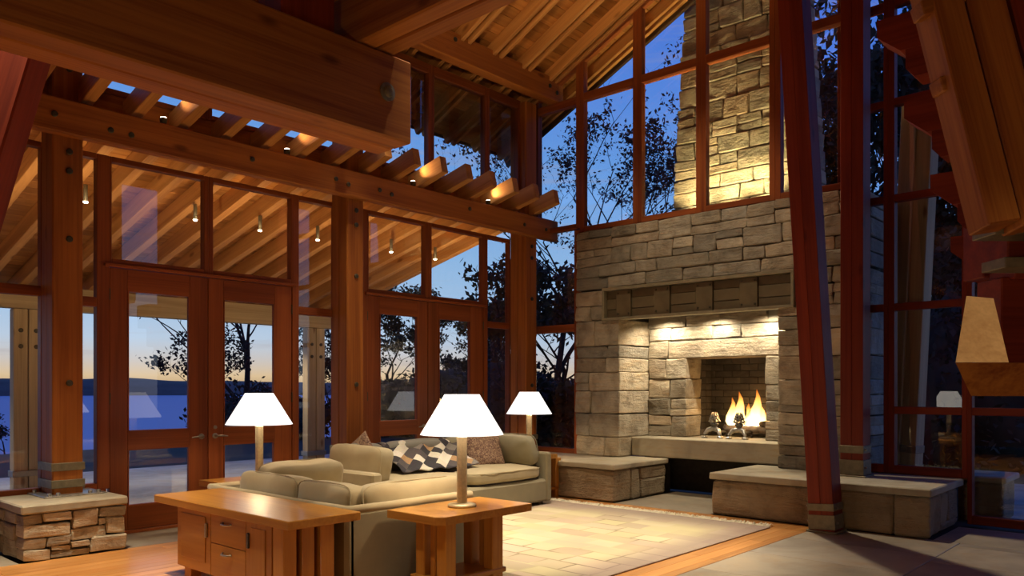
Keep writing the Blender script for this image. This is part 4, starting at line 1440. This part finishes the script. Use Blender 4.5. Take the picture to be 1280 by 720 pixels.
def andiron(x, y, label):
    g = group('andiron', (x, y, 0.735), label, 'andiron')
    # arched feet
    v, f = tube([(x - 0.115, y - 0.07, 0.75), (x - 0.11, y - 0.06, 0.79), (x - 0.075, y - 0.03, 0.845), (x, y, 0.865), (x + 0.075, y - 0.03, 0.845), (x + 0.11, y - 0.06, 0.79), (x + 0.115, y - 0.07, 0.75)],
                [0.020, 0.024, 0.032, 0.042, 0.032, 0.024, 0.020], 8)
    mesh_obj('foot', v, f, M_SILVER, g, I4, True)
    box('toe', x - 0.15, x - 0.085, y - 0.10, y - 0.03, 0.735, 0.762, M_SILVER, g, 0.006)
    box('toe', x + 0.085, x + 0.15, y - 0.10, y - 0.03, 0.735, 0.762, M_SILVER, g, 0.006)
    v, f = tube([(x, y, 0.83), (x, y + 0.36, 0.80), (x, y + 0.36, 0.738)], 0.016, 6)
    mesh_obj('log_bar', v, f, M_IRON, g)
    v, f = lathe([(0.045, 0.86), (0.030, 0.89), (0.055, 0.915), (0.058, 0.93), (0.016, 0.945)], 12)
    mesh_obj('stem', v, f, M_IRON, g, T(x, y, 0), True)
    # pinecone-like finial of curved leaves
    vv, ff = [], []
    for ring in range(3):
        for k in range(8):
            a = 2 * math.pi * (k + ring * 0.5) / 8
            r0, r1 = 0.02, 0.072 - ring * 0.014
            z0 = 0.935 + ring * 0.038
            p = [(r0 * math.cos(a), r0 * math.sin(a), z0), (r1 * math.cos(a), r1 * math.sin(a), z0 + 0.028), (r1 * 0.72 * math.cos(a), r1 * 0.72 * math.sin(a), z0 + 0.075)]
            v, f = tube(p, [0.013, 0.015, 0.004], 5)
            o_ = len(vv)
            vv += v
            ff += [[q + o_ for q in fc] for fc in f]
    mesh_obj('finial', vv, ff, M_SILVER, g, T(x, y, 0), True)
    return g
andiron(-5.16, 9.80, 'left iron andiron with a pinecone finial on the hearth')
andiron(-4.80, 9.80, 'right iron andiron with a pinecone finial on the hearth')

# ================================================================== RUG
rug = group('area_rug', (-4.85, 5.6, 0), 'gold and mauve patchwork rug with cream fringe before the hearth', 'rug')
v, f = chamfer(2.95, 4.3, 0.012, 0.004)
mesh_obj('pile', v, f, M_RUG, rug, T(-4.885, 5.5, 0.007))
rf = random.Random(2)
vv, ff = [], []
x = -6.33
while x < -3.43:
    L = rf.uniform(0.06, 0.12)
    dx = rf.uniform(-0.02, 0.02)
    p = [(x, 7.645, 0.010), (x + dx * 0.5, 7.645 + L * 0.5, rf.uniform(0.014, 0.036)), (x + dx, 7.645 + L, 0.006)]
    v, f = tube(p, [0.006, 0.008, 0.005], 4)
    o_ = len(vv)
    vv += v
    ff += [[q + o_ for q in fc] for fc in f]
    x += rf.uniform(0.007, 0.013)
fg = mesh_obj('fringe', vv, ff, M_FRINGE, rug)
fg['kind'] = 'stuff'

# ================================================================== SOFAS
def Rz(a):
    return Matrix.Rotation(R(a), 4, 'Z')
def Rx(a):
    return Matrix.Rotation(R(a), 4, 'X')
def Ry(a):
    return Matrix.Rotation(R(a), 4, 'Y')
s1 = group('sofa', (-5.35, 3.8, 0), 'olive fabric sofa with its back to the wooden console', 'sofa')
box('base_frame', -6.30, -4.40, 3.27, 4.36, 0.06, 0.30, M_SOFA, s1, 0.02)
box('back_frame', -6.33, -4.37, 3.185, 3.27, 0.03, 0.575, M_SOFA, s1, 0.03)
box('arm_frame', -4.455, -4.37, 3.20, 4.40, 0.03, 0.570, M_SOFA, s1, 0.03)
box('arm_frame', -6.33, -6.245, 3.20, 4.40, 0.03, 0.570, M_SOFA, s1, 0.03)
v, f = tube([(-6.325, 4.38, 0.57), (-6.32, 3.22, 0.572), (-6.2, 3.215, 0.575), (-5.6, 3.22, 0.578), (-5.0, 3.222, 0.572), (-4.45, 3.22, 0.576), (-4.405, 3.23, 0.575), (-4.405, 3.6, 0.572), (-4.405, 4.0, 0.576), (-4.405, 4.39, 0.57)], 0.034, 8)
mesh_obj('top_roll', v, f, M_CUSH, s1, I4, True)
cushion('seat_cushion', 0.88, 0.98, 0.17, M_CUSH, s1, T(-5.80, 3.87, 0.385), 6, 0.2, 0.01, 1)
cushion('seat_cushion', 0.88, 0.98, 0.17, M_CUSH, s1, T(-4.91, 3.87, 0.385), 6, 0.2, 0.01, 2)
cushion('back_cushion', 0.82, 0.34, 0.27, M_CUSH, s1, T(-5.62, 3.42, 0.555) @ Rx(84), 6, 0.14, 0.018, 3, piping=M_CUSH)
cushion('back_cushion', 0.66, 0.34, 0.27, M_CUSH, s1, T(-4.87, 3.42, 0.545) @ Rx(84), 6, 0.14, 0.018, 4, piping=M_CUSH)
cushion('arm_cushion', 1.00, 0.33, 0.25, M_CUSH, s1, T(-4.58, 3.93, 0.545) @ Rz(90) @ Rx(82), 6, 0.14, 0.018, 5, piping=M_CUSH)
cushion('arm_cushion', 0.80, 0.36, 0.24, M_CUSH, s1, T(-6.14, 3.99, 0.57) @ Rz(-90) @ Rx(80), 6, 0.14, 0.016, 6, piping=M_CUSH)

s2 = group('sofa', (-6.6, 6.05, 0), 'long olive fabric sofa along the windows with a quilt over its back', 'sofa')
box('base_frame', -7.10, -6.07, 4.78, 7.36, 0.05, 0.32, M_SOFA, s2, 0.03)
box('back_frame', -7.16, -7.07, 4.72, 7.42, 0.03, 0.60, M_SOFA, s2, 0.03)
box('arm_frame', -7.14, -6.06, 4.72, 4.84, 0.03, 0.585, M_CUSH, s2, 0.02)
box('arm_frame', -7.14, -6.06, 7.33, 7.43, 0.05, 0.635, M_SOFA, s2, 0.02)
cushion('seat_cushion', 1.27, 0.98, 0.18, M_CUSH, s2, T(-6.56, 5.46, 0.405) @ Rz(90), 6, 0.2, 0.01, 7, piping=M_CUSH)
cushion('seat_cushion', 1.25, 0.98, 0.18, M_CUSH, s2, T(-6.56, 6.71, 0.405) @ Rz(90), 6, 0.2, 0.01, 8, piping=M_CUSH)
cushion('back_cushion', 0.62, 0.36, 0.20, M_CUSHG, s2, T(-6.95, 5.22, 0.63) @ Rz(-90) @ Rx(74), 5, 0.25, 0.015, 9)
cushion('back_cushion', 0.90, 0.36, 0.20, M_CUSHG, s2, T(-6.95, 6.0, 0.64) @ Rz(-90) @ Rx(74), 5, 0.25, 0.015, 10)
cushion('back_cushion', 0.78, 0.36, 0.20, M_CUSHD, s2, T(-6.95, 6.86, 0.64) @ Rz(-90) @ Rx(74), 5, 0.25, 0.015, 11)
cushion('arm_cushion', 0.86, 0.40, 0.25, M_CUSH, s2, T(-6.63, 5.0, 0.615) @ Rx(82), 6, 0.15, 0.018, 12, piping=M_CUSH)
cushion('arm_cushion', 0.68, 0.38, 0.22, M_CUSHD, s2, T(-6.48, 7.20, 0.655) @ Rz(180) @ Rx(76), 5, 0.25, 0.016, 13, piping=M_CUSHD)
for (px, py) in ((-6.15, 7.28), (-6.15, 4.85), (-7.05, 7.28), (-7.05, 4.85)):
    box('foot', px - 0.04, px + 0.04, py - 0.04, py + 0.04, 0.012, 0.055, M_DARKWOOD, s2)
for (px, py) in ((-6.25, 4.28), (-4.45, 4.28), (-6.25, 3.26), (-4.45, 3.26)):
    box('foot', px - 0.04, px + 0.04, py - 0.04, py + 0.04, 0.012, 0.065, M_DARKWOOD, s1)

# quilt draped over the back and seat of the long sofa
nu, nv = 36, 22
qv, qf, qu = [], [], []
def quilt_pt(u, v_, off_):
    y = 5.44 + 1.14 * u + 0.10 * (v_ - 0.5) * -1
    if v_ < 0.18:
        t_ = v_ / 0.18
        x, z = -7.04 + 0.16 * t_, 0.775 + 0.018 * math.sin(t_ * 3.1)
    else:
        t_ = (v_ - 0.18) / 0.82
        x, z = -6.88 + 0.46 * t_ ** 1.15, 0.775 - 0.255 * t_ ** 0.9
    fold = 0.016 * math.sin((u * 1.14 + v_ * 0.45) * 21) + 0.012 * mnoise.noise(Vector((u * 5, v_ * 4, 2)))
    return (x + 0.6 * fold + off_ * 0.7, y, z + 0.8 * fold + off_ * 0.7)
for side in (0.012, 0.0):
    for i in range(nu + 1):
        for j in range(nv + 1):
            qv.append(quilt_pt(i / nu, j / nv, side))
            qu.append((i / nu, j / nv * 0.75))
m = (nu + 1) * (nv + 1)
for i in range(nu):
    for j in range(nv):
        a = i * (nv + 1) + j
        q = [a, a + 1, a + nv + 2, a + nv + 1]
        qf.append(q)
        qf.append([k + m for k in q][::-1])
def rim(ids):
    for a, b_ in zip(ids[:-1], ids[1:]):
        qf.append([a, b_, b_ + m, a + m])
rim([i * (nv + 1) for i in range(nu + 1)])
rim([i * (nv + 1) + nv for i in range(nu + 1)][::-1])
rim(list(range(nv + 1))[::-1])
rim([nu * (nv + 1) + j for j in range(nv + 1)])
ql = mesh_obj('patchwork_quilt', qv, qf, M_QUILT, None, I4, True, qu)
tag(ql, 'dark and cream diamond patchwork quilt draped over the long sofa', 'quilt')
p1_ = pillow('throw_pillow', 0.50, 0.17, M_DAMASK, None, T(-6.66, 6.86, 0.655) @ Rz(64) @ Rx(66) @ Matrix.Rotation(R(4), 4, 'Z'), 3)
tag(p1_, 'brown patterned pillow leaning on the long sofa right of the quilt', 'pillow')
p2_ = pillow('throw_pillow', 0.42, 0.14, M_DAMASK, None, T(-6.92, 5.22, 0.66) @ Rz(20) @ Rx(80) @ Matrix.Rotation(R(38), 4, 'Z'), 5)
tag(p2_, 'small brown pillow peeping out behind the near arm cushion of the long sofa', 'pillow')

# ================================================================== TABLES
def end_table(x0, x1, y0, y1, label, zt_=0.56):
    g = group('end_table', ((x0 + x1) / 2, (y0 + y1) / 2, 0), label, 'table')
    v = [(x0, y0), (x1 - 0.05, y0), (x1, y0 + 0.05), (x1, y1), (x0, y1)]
    n = len(v)
    cx, cy = (x0 + x1) / 2, (y0 + y1) / 2
    vs = [(a - cx, b_ - cy, zt_ - 0.055) for a, b_ in v] + [(a - cx, b_ - cy, zt_ - 0.004) for a, b_ in v] + [((a - cx) * 0.993, (b_ - cy) * 0.995, zt_) for a, b_ in v]
    fs = [list(range(n))[::-1], [2 * n + i for i in range(n)]]
    for k in range(2):
        for i in range(n):
            j = (i + 1) % n
            fs.append([k * n + i, k * n + j, (k + 1) * n + j, (k + 1) * n + i])
    mm = mesh_obj('tabletop', vs, fs, M_CHERRY, g, T(cx, cy, 0))
    for (lx, ly, a, b_) in ((x1 - 0.115, y0 + 0.07, 0.095, 0.095), (x1 - 0.34, y0 + 0.085, 0.085, 0.07), (x1 - 0.115, y0 + 0.52, 0.09, 0.11), (x1 - 0.34, y0 + 0.54, 0.085, 0.09),
                            (x1 - 0.21, y0 + 0.10, 0.05, 0.05), (x1 - 0.21, y0 + 0.57, 0.05, 0.05)):
        box('leg', lx, lx + a, ly, ly + b_, 0.0, zt_ - 0.055, M_CHERRY, g, 0.006)
    box('shelf', x1 - 0.36, x1 - 0.02, y0 + 0.05, y0 + 0.66, 0.10, 0.135, M_CHERRY, g, 0.006)
    return g
end_table(-4.33, -3.79, 3.50, 4.41, 'orange-brown wooden end table at the near end of the sofa under the largest lamp')
end_table(-7.03, -6.42, 3.48, 4.42, 'orange-brown wooden end table mostly hidden behind the near sofa, under the left lamp')
end_table(-7.05, -6.42, 7.46, 7.98, 'orange-brown wooden end table hidden between the long sofa and the left bench')

cs = group('console_table', (-5.1, 2.9, 0), 'orange-brown wooden console cabinet with overhanging top behind the near sofa', 'console')
tv_, tf_ = chamfer(1.84, 0.54, 0.055, 0.005)
mesh_obj('tabletop', tv_, tf_, M_CHERRY, cs, T(-5.11, 2.90, 0.5725))
box('body', -5.76, -4.44, 2.70, 3.08, 0.095, 0.545, M_CHERRY, cs, 0.004)
YF = 2.70
def cab_door(x0, x1, pull_x):
    d = box('door', x0, x1, YF - 0.018, YF - 0.001, 0.105, 0.535, M_CHERRY, cs, 0.003)
    box('inset_panel', x0 + 0.07, x1 - 0.07, YF - 0.024, YF - 0.018, 0.18, 0.50, M_CHERRY, d, 0.002)
    box('pull', pull_x - 0.012, pull_x + 0.012, YF - 0.035, YF - 0.018, 0.36, 0.46, M_STEEL if x0 < -5.3 else M_IRON, d, 0.004)
    return d
cab_door(-5.75, -5.25, -5.30)
cab_door(-4.775, -4.46, -4.735)
for za, zb in ((0.335, 0.535), (0.105, 0.33)):
    d = box('drawer', -5.245, -4.78, YF - 0.018, YF - 0.001, za, zb, M_CHERRY, cs, 0.003)
    v, f = tube([(-5.08, YF - 0.018, zb - 0.05), (-5.06, YF - 0.04, zb - 0.055), (-5.02, YF - 0.045, zb - 0.055), (-4.98, YF - 0.04, zb - 0.055), (-4.96, YF - 0.018, zb - 0.05)], 0.008, 6)
    mesh_obj('pull', v, f, M_STEEL, d, I4, True)
for (xa, xb, ya, yb) in ((-4.42, -4.30, 2.665, 2.76), (-4.40, -4.30, 2.80, 2.89), (-4.40, -4.30, 2.935, 3.04), (-5.72, -5.62, 2.72, 2.8), (-5.72, -5.62, 2.96, 3.04)):
    box('leg', xa, xb, ya, yb, 0.0, 0.544 if xa > -5 else 0.094, M_CHERRY, cs, 0.004)
box('end_panel', -4.44, -4.42, 2.70, 3.06, 0.10, 0.544, M_CHERRY, cs, 0.003)

# ================================================================== TABLE LAMPS
def table_lamp(x, y, zt_, label, power=22):
    g = group('table_lamp', (x, y, zt_), label, 'lamp')
    v, f = lathe([(0.100, 0.001), (0.102, 0.012), (0.095, 0.022), (0.06, 0.028)], 32)
    mesh_obj('lamp_base', v, f, M_BRASS, g, T(x, y, zt_), True)
    v, f = lathe([(0.0365, 0.026), (0.0365, 0.485), (0.038, 0.487), (0.038, 0.497), (0.030, 0.50)], 8)
    mesh_obj('pole', v, f, M_BRASS, g, T(x, y, zt_))
    v, f = lathe([(0.012, 0.5), (0.012, 0.56)], 10)
    mesh_obj('socket', v, f, M_STEEL, g, T(x, y, zt_))
    zb, zt2 = 0.515, 0.800
    prof = [(0.297, zb), (0.125, zt2), (0.122, zt2), (0.293, zb + 0.002)]
    v, f = lathe(prof, 48, False)
    mesh_obj('lamp_shade', v, f, M_SHADE, g, T(x, y, zt_), True)
    v, f = lathe([(0.001, 0.60), (0.03, 0.62), (0.035, 0.65), (0.02, 0.69), (0.001, 0.70)], 12)
    mesh_obj('bulb', v, f, M_BULB, g, T(x, y, zt_), True)
    lamp('POINT', (x, y, zt_ + 0.60), power, (1.0, 0.72, 0.40), radius=0.04)
    return g
table_lamp(-4.05, 3.95, 0.56, 'large white-shaded table lamp on the near end table')
table_lamp(-6.58, 3.83, 0.56, 'white-shaded table lamp before the left glazed doors')
table_lamp(-6.73, 7.78, 0.56, 'white-shaded table lamp by the corner post next to the fireplace')

# ================================================================== SMALL LIGHT FIXTURES
porch_labels = ('first porch downlight, just right of the stone-footed post', 'second porch downlight, above the left glazed door', 'third porch downlight, above the second glazed door',
                'fourth porch downlight, over the narrow window between door pairs', 'fifth porch downlight, above the third glazed door', 'sixth porch downlight, above the fourth glazed door')
for (yy, lab) in zip((3.205, 4.409, 5.249, 6.096, 7.347, 8.207), porch_labels):
    g = group('porch_downlight', (-9.0, yy, 3.40), lab, 'light', 'cylinder downlights under the porch roof')
    v, f = lathe([(0.022, 0.004), (0.022, 0.18), (0.018, 0.185)], 14)
    mesh_obj('can', v, f, M_BRONZE, g, T(-9.0, yy, 3.385), True)
    v, f = lathe([(0.012, -0.010), (0.022, -0.006), (0.026, 0.006)], 14)
    mesh_obj('lens', v, f, M_BULB, g, T(-9.0, yy, 3.381))
    lamp('SPOT', (-9.0, yy, 3.35), 120, HALO, (-9.0, yy, 0), 75, 0.8, 0.03)
beam_labels = ('first beam-top uplight, above the left glazed door', 'second beam-top uplight, near the middle of the beam', 'third beam-top uplight, right of the middle post', 'fourth beam-top uplight, near the corner post')
for yy, lab in zip((3.363, 4.694, 6.469, 7.815), beam_labels):
    g = group('beam_uplight', (-7.5, yy, 3.906), lab, 'light', 'uplights on the main beam')
    v, f = lathe([(0.03, 0.0), (0.035, 0.06), (0.03, 0.065)], 12)
    mesh_obj('can', v, f, M_BOLT, g, T(-7.5, yy, 3.906), True)
    v, f = lathe([(0.026, 0), (0.026, 0.006)], 12)
    mesh_obj('lens', v, f, M_BULB, g, T(-7.5, yy, 3.972))
    lamp('SPOT', (-7.5, yy, 4.0), 15, WARM, (-6.6, yy, 5.0), 110, 0.6, 0.03)

# ================================================================== TREES
def tree(name, label, loc, height, seed, leaves=1500, leaf=0.16, spread=0.55, depth=5, trunk=0.14, mat=None, lean=(0, 0), clear=0.25, grp=None):
    rg = random.Random(seed)
    g = group(name, loc, label, 'tree' if 'tree' in name else 'shrub', grp)
    vv, ff, tips = [], [], []
    def grow(p, d, L, r, lev):
        n = 4
        pts, rad = [p], [r]
        q = p.copy()
        dd = d.copy()
        for i in range(n):
            dd = (dd + Vector((rg.uniform(-1, 1), rg.uniform(-1, 1), rg.uniform(-0.5, 0.8))) * 0.17).normalized()
            q = q + dd * (L / n)
            pts.append(q.copy())
            rad.append(r * (1 - 0.5 * (i + 1) / n))
        v, f = tube(pts, rad, 5 if lev > 2 else 4)
        o_ = len(vv)
        vv.extend(v)
        ff.extend([[k + o_ for k in fc] for fc in f])
        if lev <= 2:
            tips.extend(pts[1:])
        if lev > 0:
            kids = rg.randint(2, 3) + (1 if lev >= depth - 1 else 0)
            for c in range(kids):
                t_ = rg.uniform(0.45, 1.0) if c else 1.0
                if lev == depth:
                    t_ = clear + (1 - clear) * rg.random() if c else 1.0
                i0 = min(n - 1, int(t_ * n))
                b0 = pts[i0].lerp(pts[i0 + 1], t_ * n - i0) if i0 < n else pts[-1]
                az = rg.uniform(0, 2 * math.pi)
                sd = Vector((math.cos(az), math.sin(az), rg.uniform(-0.1, 0.5)))
                nd = (dd * (1 - spread) + sd * spread).normalized()
                grow(b0, nd, L * rg.uniform(0.55, 0.75), rad[i0] * 0.62, lev - 1)
    grow(Vector((0, 0, 0)), Vector((lean[0], lean[1], 1)).normalized(), height * 0.42, trunk, depth)
    mesh_obj('branches', vv, ff, M_BARK, g, T(*loc), True)
    if leaves:
        lv, lf = [], []
        for k in range(leaves):
            c = rg.choice(tips) + Vector((rg.gauss(0, 1), rg.gauss(0, 1), rg.gauss(0, 1))) * leaf * 1.2
            a = Vector((rg.uniform(-1, 1), rg.uniform(-1, 1), rg.uniform(-1, 1))).normalized()
            b_ = a.cross(Vector((rg.uniform(-1, 1), rg.uniform(-1, 1), rg.uniform(-1, 1)))).normalized()
            sz = leaf * rg.uniform(0.6, 1.2)
            o_ = len(lv)
            lv += [tuple(c - a * sz), tuple(c + b_ * sz * 0.5), tuple(c + a * sz), tuple(c - b_ * sz * 0.5)]
            lf.append([o_, o_ + 1, o_ + 2, o_ + 3])
        fo = mesh_obj('foliage', lv, lf, mat or M_LEAF, g, T(*loc))
        fo['kind'] = 'stuff'
    return g
def gp(px, F, z=-0.2):
    p = at(px, 486, F)
    return (p.x, p.y, z)
tree('leafy_tree', 'leafy dark tree seen through the second glazed door', gp(305, 27, -1.0), 9.5, 6, 15000, 0.07, 0.42, 6, 0.15, clear=0.3)
tree('bare_tree', 'thin tree with few leaves beyond the narrow window between door pairs', gp(396, 30, -1.2), 6.0, 8, 2600, 0.075, 0.5, 6, 0.10, clear=0.2)
tree('leafy_tree', 'bushy dark tree seen through the third glazed door', gp(492, 32, -1.0), 7.2, 12, 8000, 0.085, 0.55, 6, 0.13, clear=0.1)
tree('leafy_tree', 'bushy dark tree seen through the fourth glazed door', gp(574, 36, -1.0), 6.6, 15, 6500, 0.085, 0.55, 6, 0.12, clear=0.1)
tree('bare_tree', 'bare twisted young tree outside the corner window left of the corner post', gp(628, 17, -0.4), 4.2, 17, 160, 0.06, 0.6, 4, 0.045)
tree('small_tree', 'small leafy tree by the lake edge in the left window', gp(4, 34, -2.2), 3.2, 19, 2200, 0.07, 0.55, 5, 0.05)
tree('overhanging_tree', 'dark branch with leaves at the right edge of the first glazed door view', gp(264, 24, -0.8), 4.6, 33, 1900, 0.075, 0.6, 5, 0.07)
tree('leafy_tree', 'dense dark tree just left of the fireplace in the lower corner window', gp(704, 18, -0.2), 4.9, 41, 7000, 0.085, 0.6, 6, 0.09)
tree('low_shrub', 'black shrub below the corner window left of the fireplace', gp(694, 14, -0.2), 2.3, 43, 7000, 0.10, 0.7, 5, 0.05, clear=0.05)
tree('bare_tree', 'tall sparse tree behind the upper glass left of the first mullion', gp(692, 27, -0.2), 11.5, 52, 3200, 0.075, 0.5, 6, 0.15, M_LEAFR)
tree('bare_tree', 'tall branching tree behind the upper glass beside the chimney', gp(790, 26, -0.2), 12.6, 57, 4200, 0.085, 0.5, 6, 0.17, M_LEAFR, (0.04, 0))
tree('bare_tree', 'tall bare tree behind the second upper glass bay', gp(746, 33, -0.2), 13.0, 61, 900, 0.08, 0.5, 6, 0.14, M_LEAFR)
tree('dense_tree', 'dense black tree outside the right-hand glass behind the pale strut', gp(1112, 21, -0.2), 13.0, 71, 15000, 0.13, 0.55, 6, 0.22)
tree('dense_tree', 'dense black tree at the far right beyond the window mullion', gp(1210, 20, -0.2), 9.5, 77, 16000, 0.13, 0.6, 6, 0.2)
tree('dense_tree', 'broad black tree low between the pale strut and the mullion', gp(1168, 26, -0.2), 8.5, 81, 15000, 0.15, 0.6, 6, 0.2)
def hedge_bush(label, px, F_, w_, h_, seed):
    """A solid dark bush: a lumpy body under loose leaves."""
    p = gp(px, F_, -0.2)
    g = group('evergreen_bush', p, label, 'shrub')
    vs, fs = soft_cube(12)
    out = []
    rg = random.Random(seed)
    for q in vs:
        d = q.normalized()
        n_ = 1 + 0.22 * mnoise.noise(d * 2.2 + Vector((seed, 0, 0))) + 0.10 * mnoise.noise(d * 6 + Vector((0, seed, 0)))
        out.append((d.x * w_ / 2 * n_, d.y * w_ / 2 * n_, max(0.0, (d.z + 0.75) / 1.75) * h_ * n_))
    mesh_obj('bush_body', out, fs, M_LEAF, g, T(*p), True)
    lv, lf = [], []
    for k in range(3500):
        c = Vector(rg.choice(out)) + Vector((rg.gauss(0, 1), rg.gauss(0, 1), rg.gauss(0, 1))) * 0.16
        a = Vector((rg.uniform(-1, 1), rg.uniform(-1, 1), rg.uniform(-1, 1))).normalized()
        b_ = a.cross(Vector((rg.uniform(-1, 1), rg.uniform(-1, 1), rg.uniform(-1, 1)))).normalized()
        sz = rg.uniform(0.06, 0.12)
        o_ = len(lv)
        lv += [tuple(c - a * sz), tuple(c + b_ * sz * 0.5), tuple(c + a * sz), tuple(c - b_ * sz * 0.5)]
        lf.append([o_, o_ + 1, o_ + 2, o_ + 3])
    fo = mesh_obj('foliage', lv, lf, M_LEAF, g, T(*p))
    fo['kind'] = 'stuff'
hedge_bush('black evergreen bush outside, just right of the upright red post', 1098, 17, 2.6, 3.2, 3)
hedge_bush('black evergreen bush outside, right beside the pale strut', 1152, 16, 2.6, 3.1, 7)
hedge_bush('black evergreen bush outside, behind the window mullion at right', 1202, 16.5, 2.6, 3.3, 9)
hedge_bush('black evergreen bush outside at the far right edge', 1256, 15.5, 3.0, 3.4, 13)
hedge_bush('black evergreen bush on the bank below the fourth glazed door', 560, 26, 3.6, 2.1, 17)
hedge_bush('black evergreen bush on the bank below the third glazed door', 490, 27, 3.6, 1.9, 19)
hedge_bush('black evergreen bush below the corner window beside the corner post', 640, 20, 3.0, 2.2, 23)
hedge_bush('low black bush on the bank beyond the second glazed door', 330, 27, 4.2, 1.3, 29)
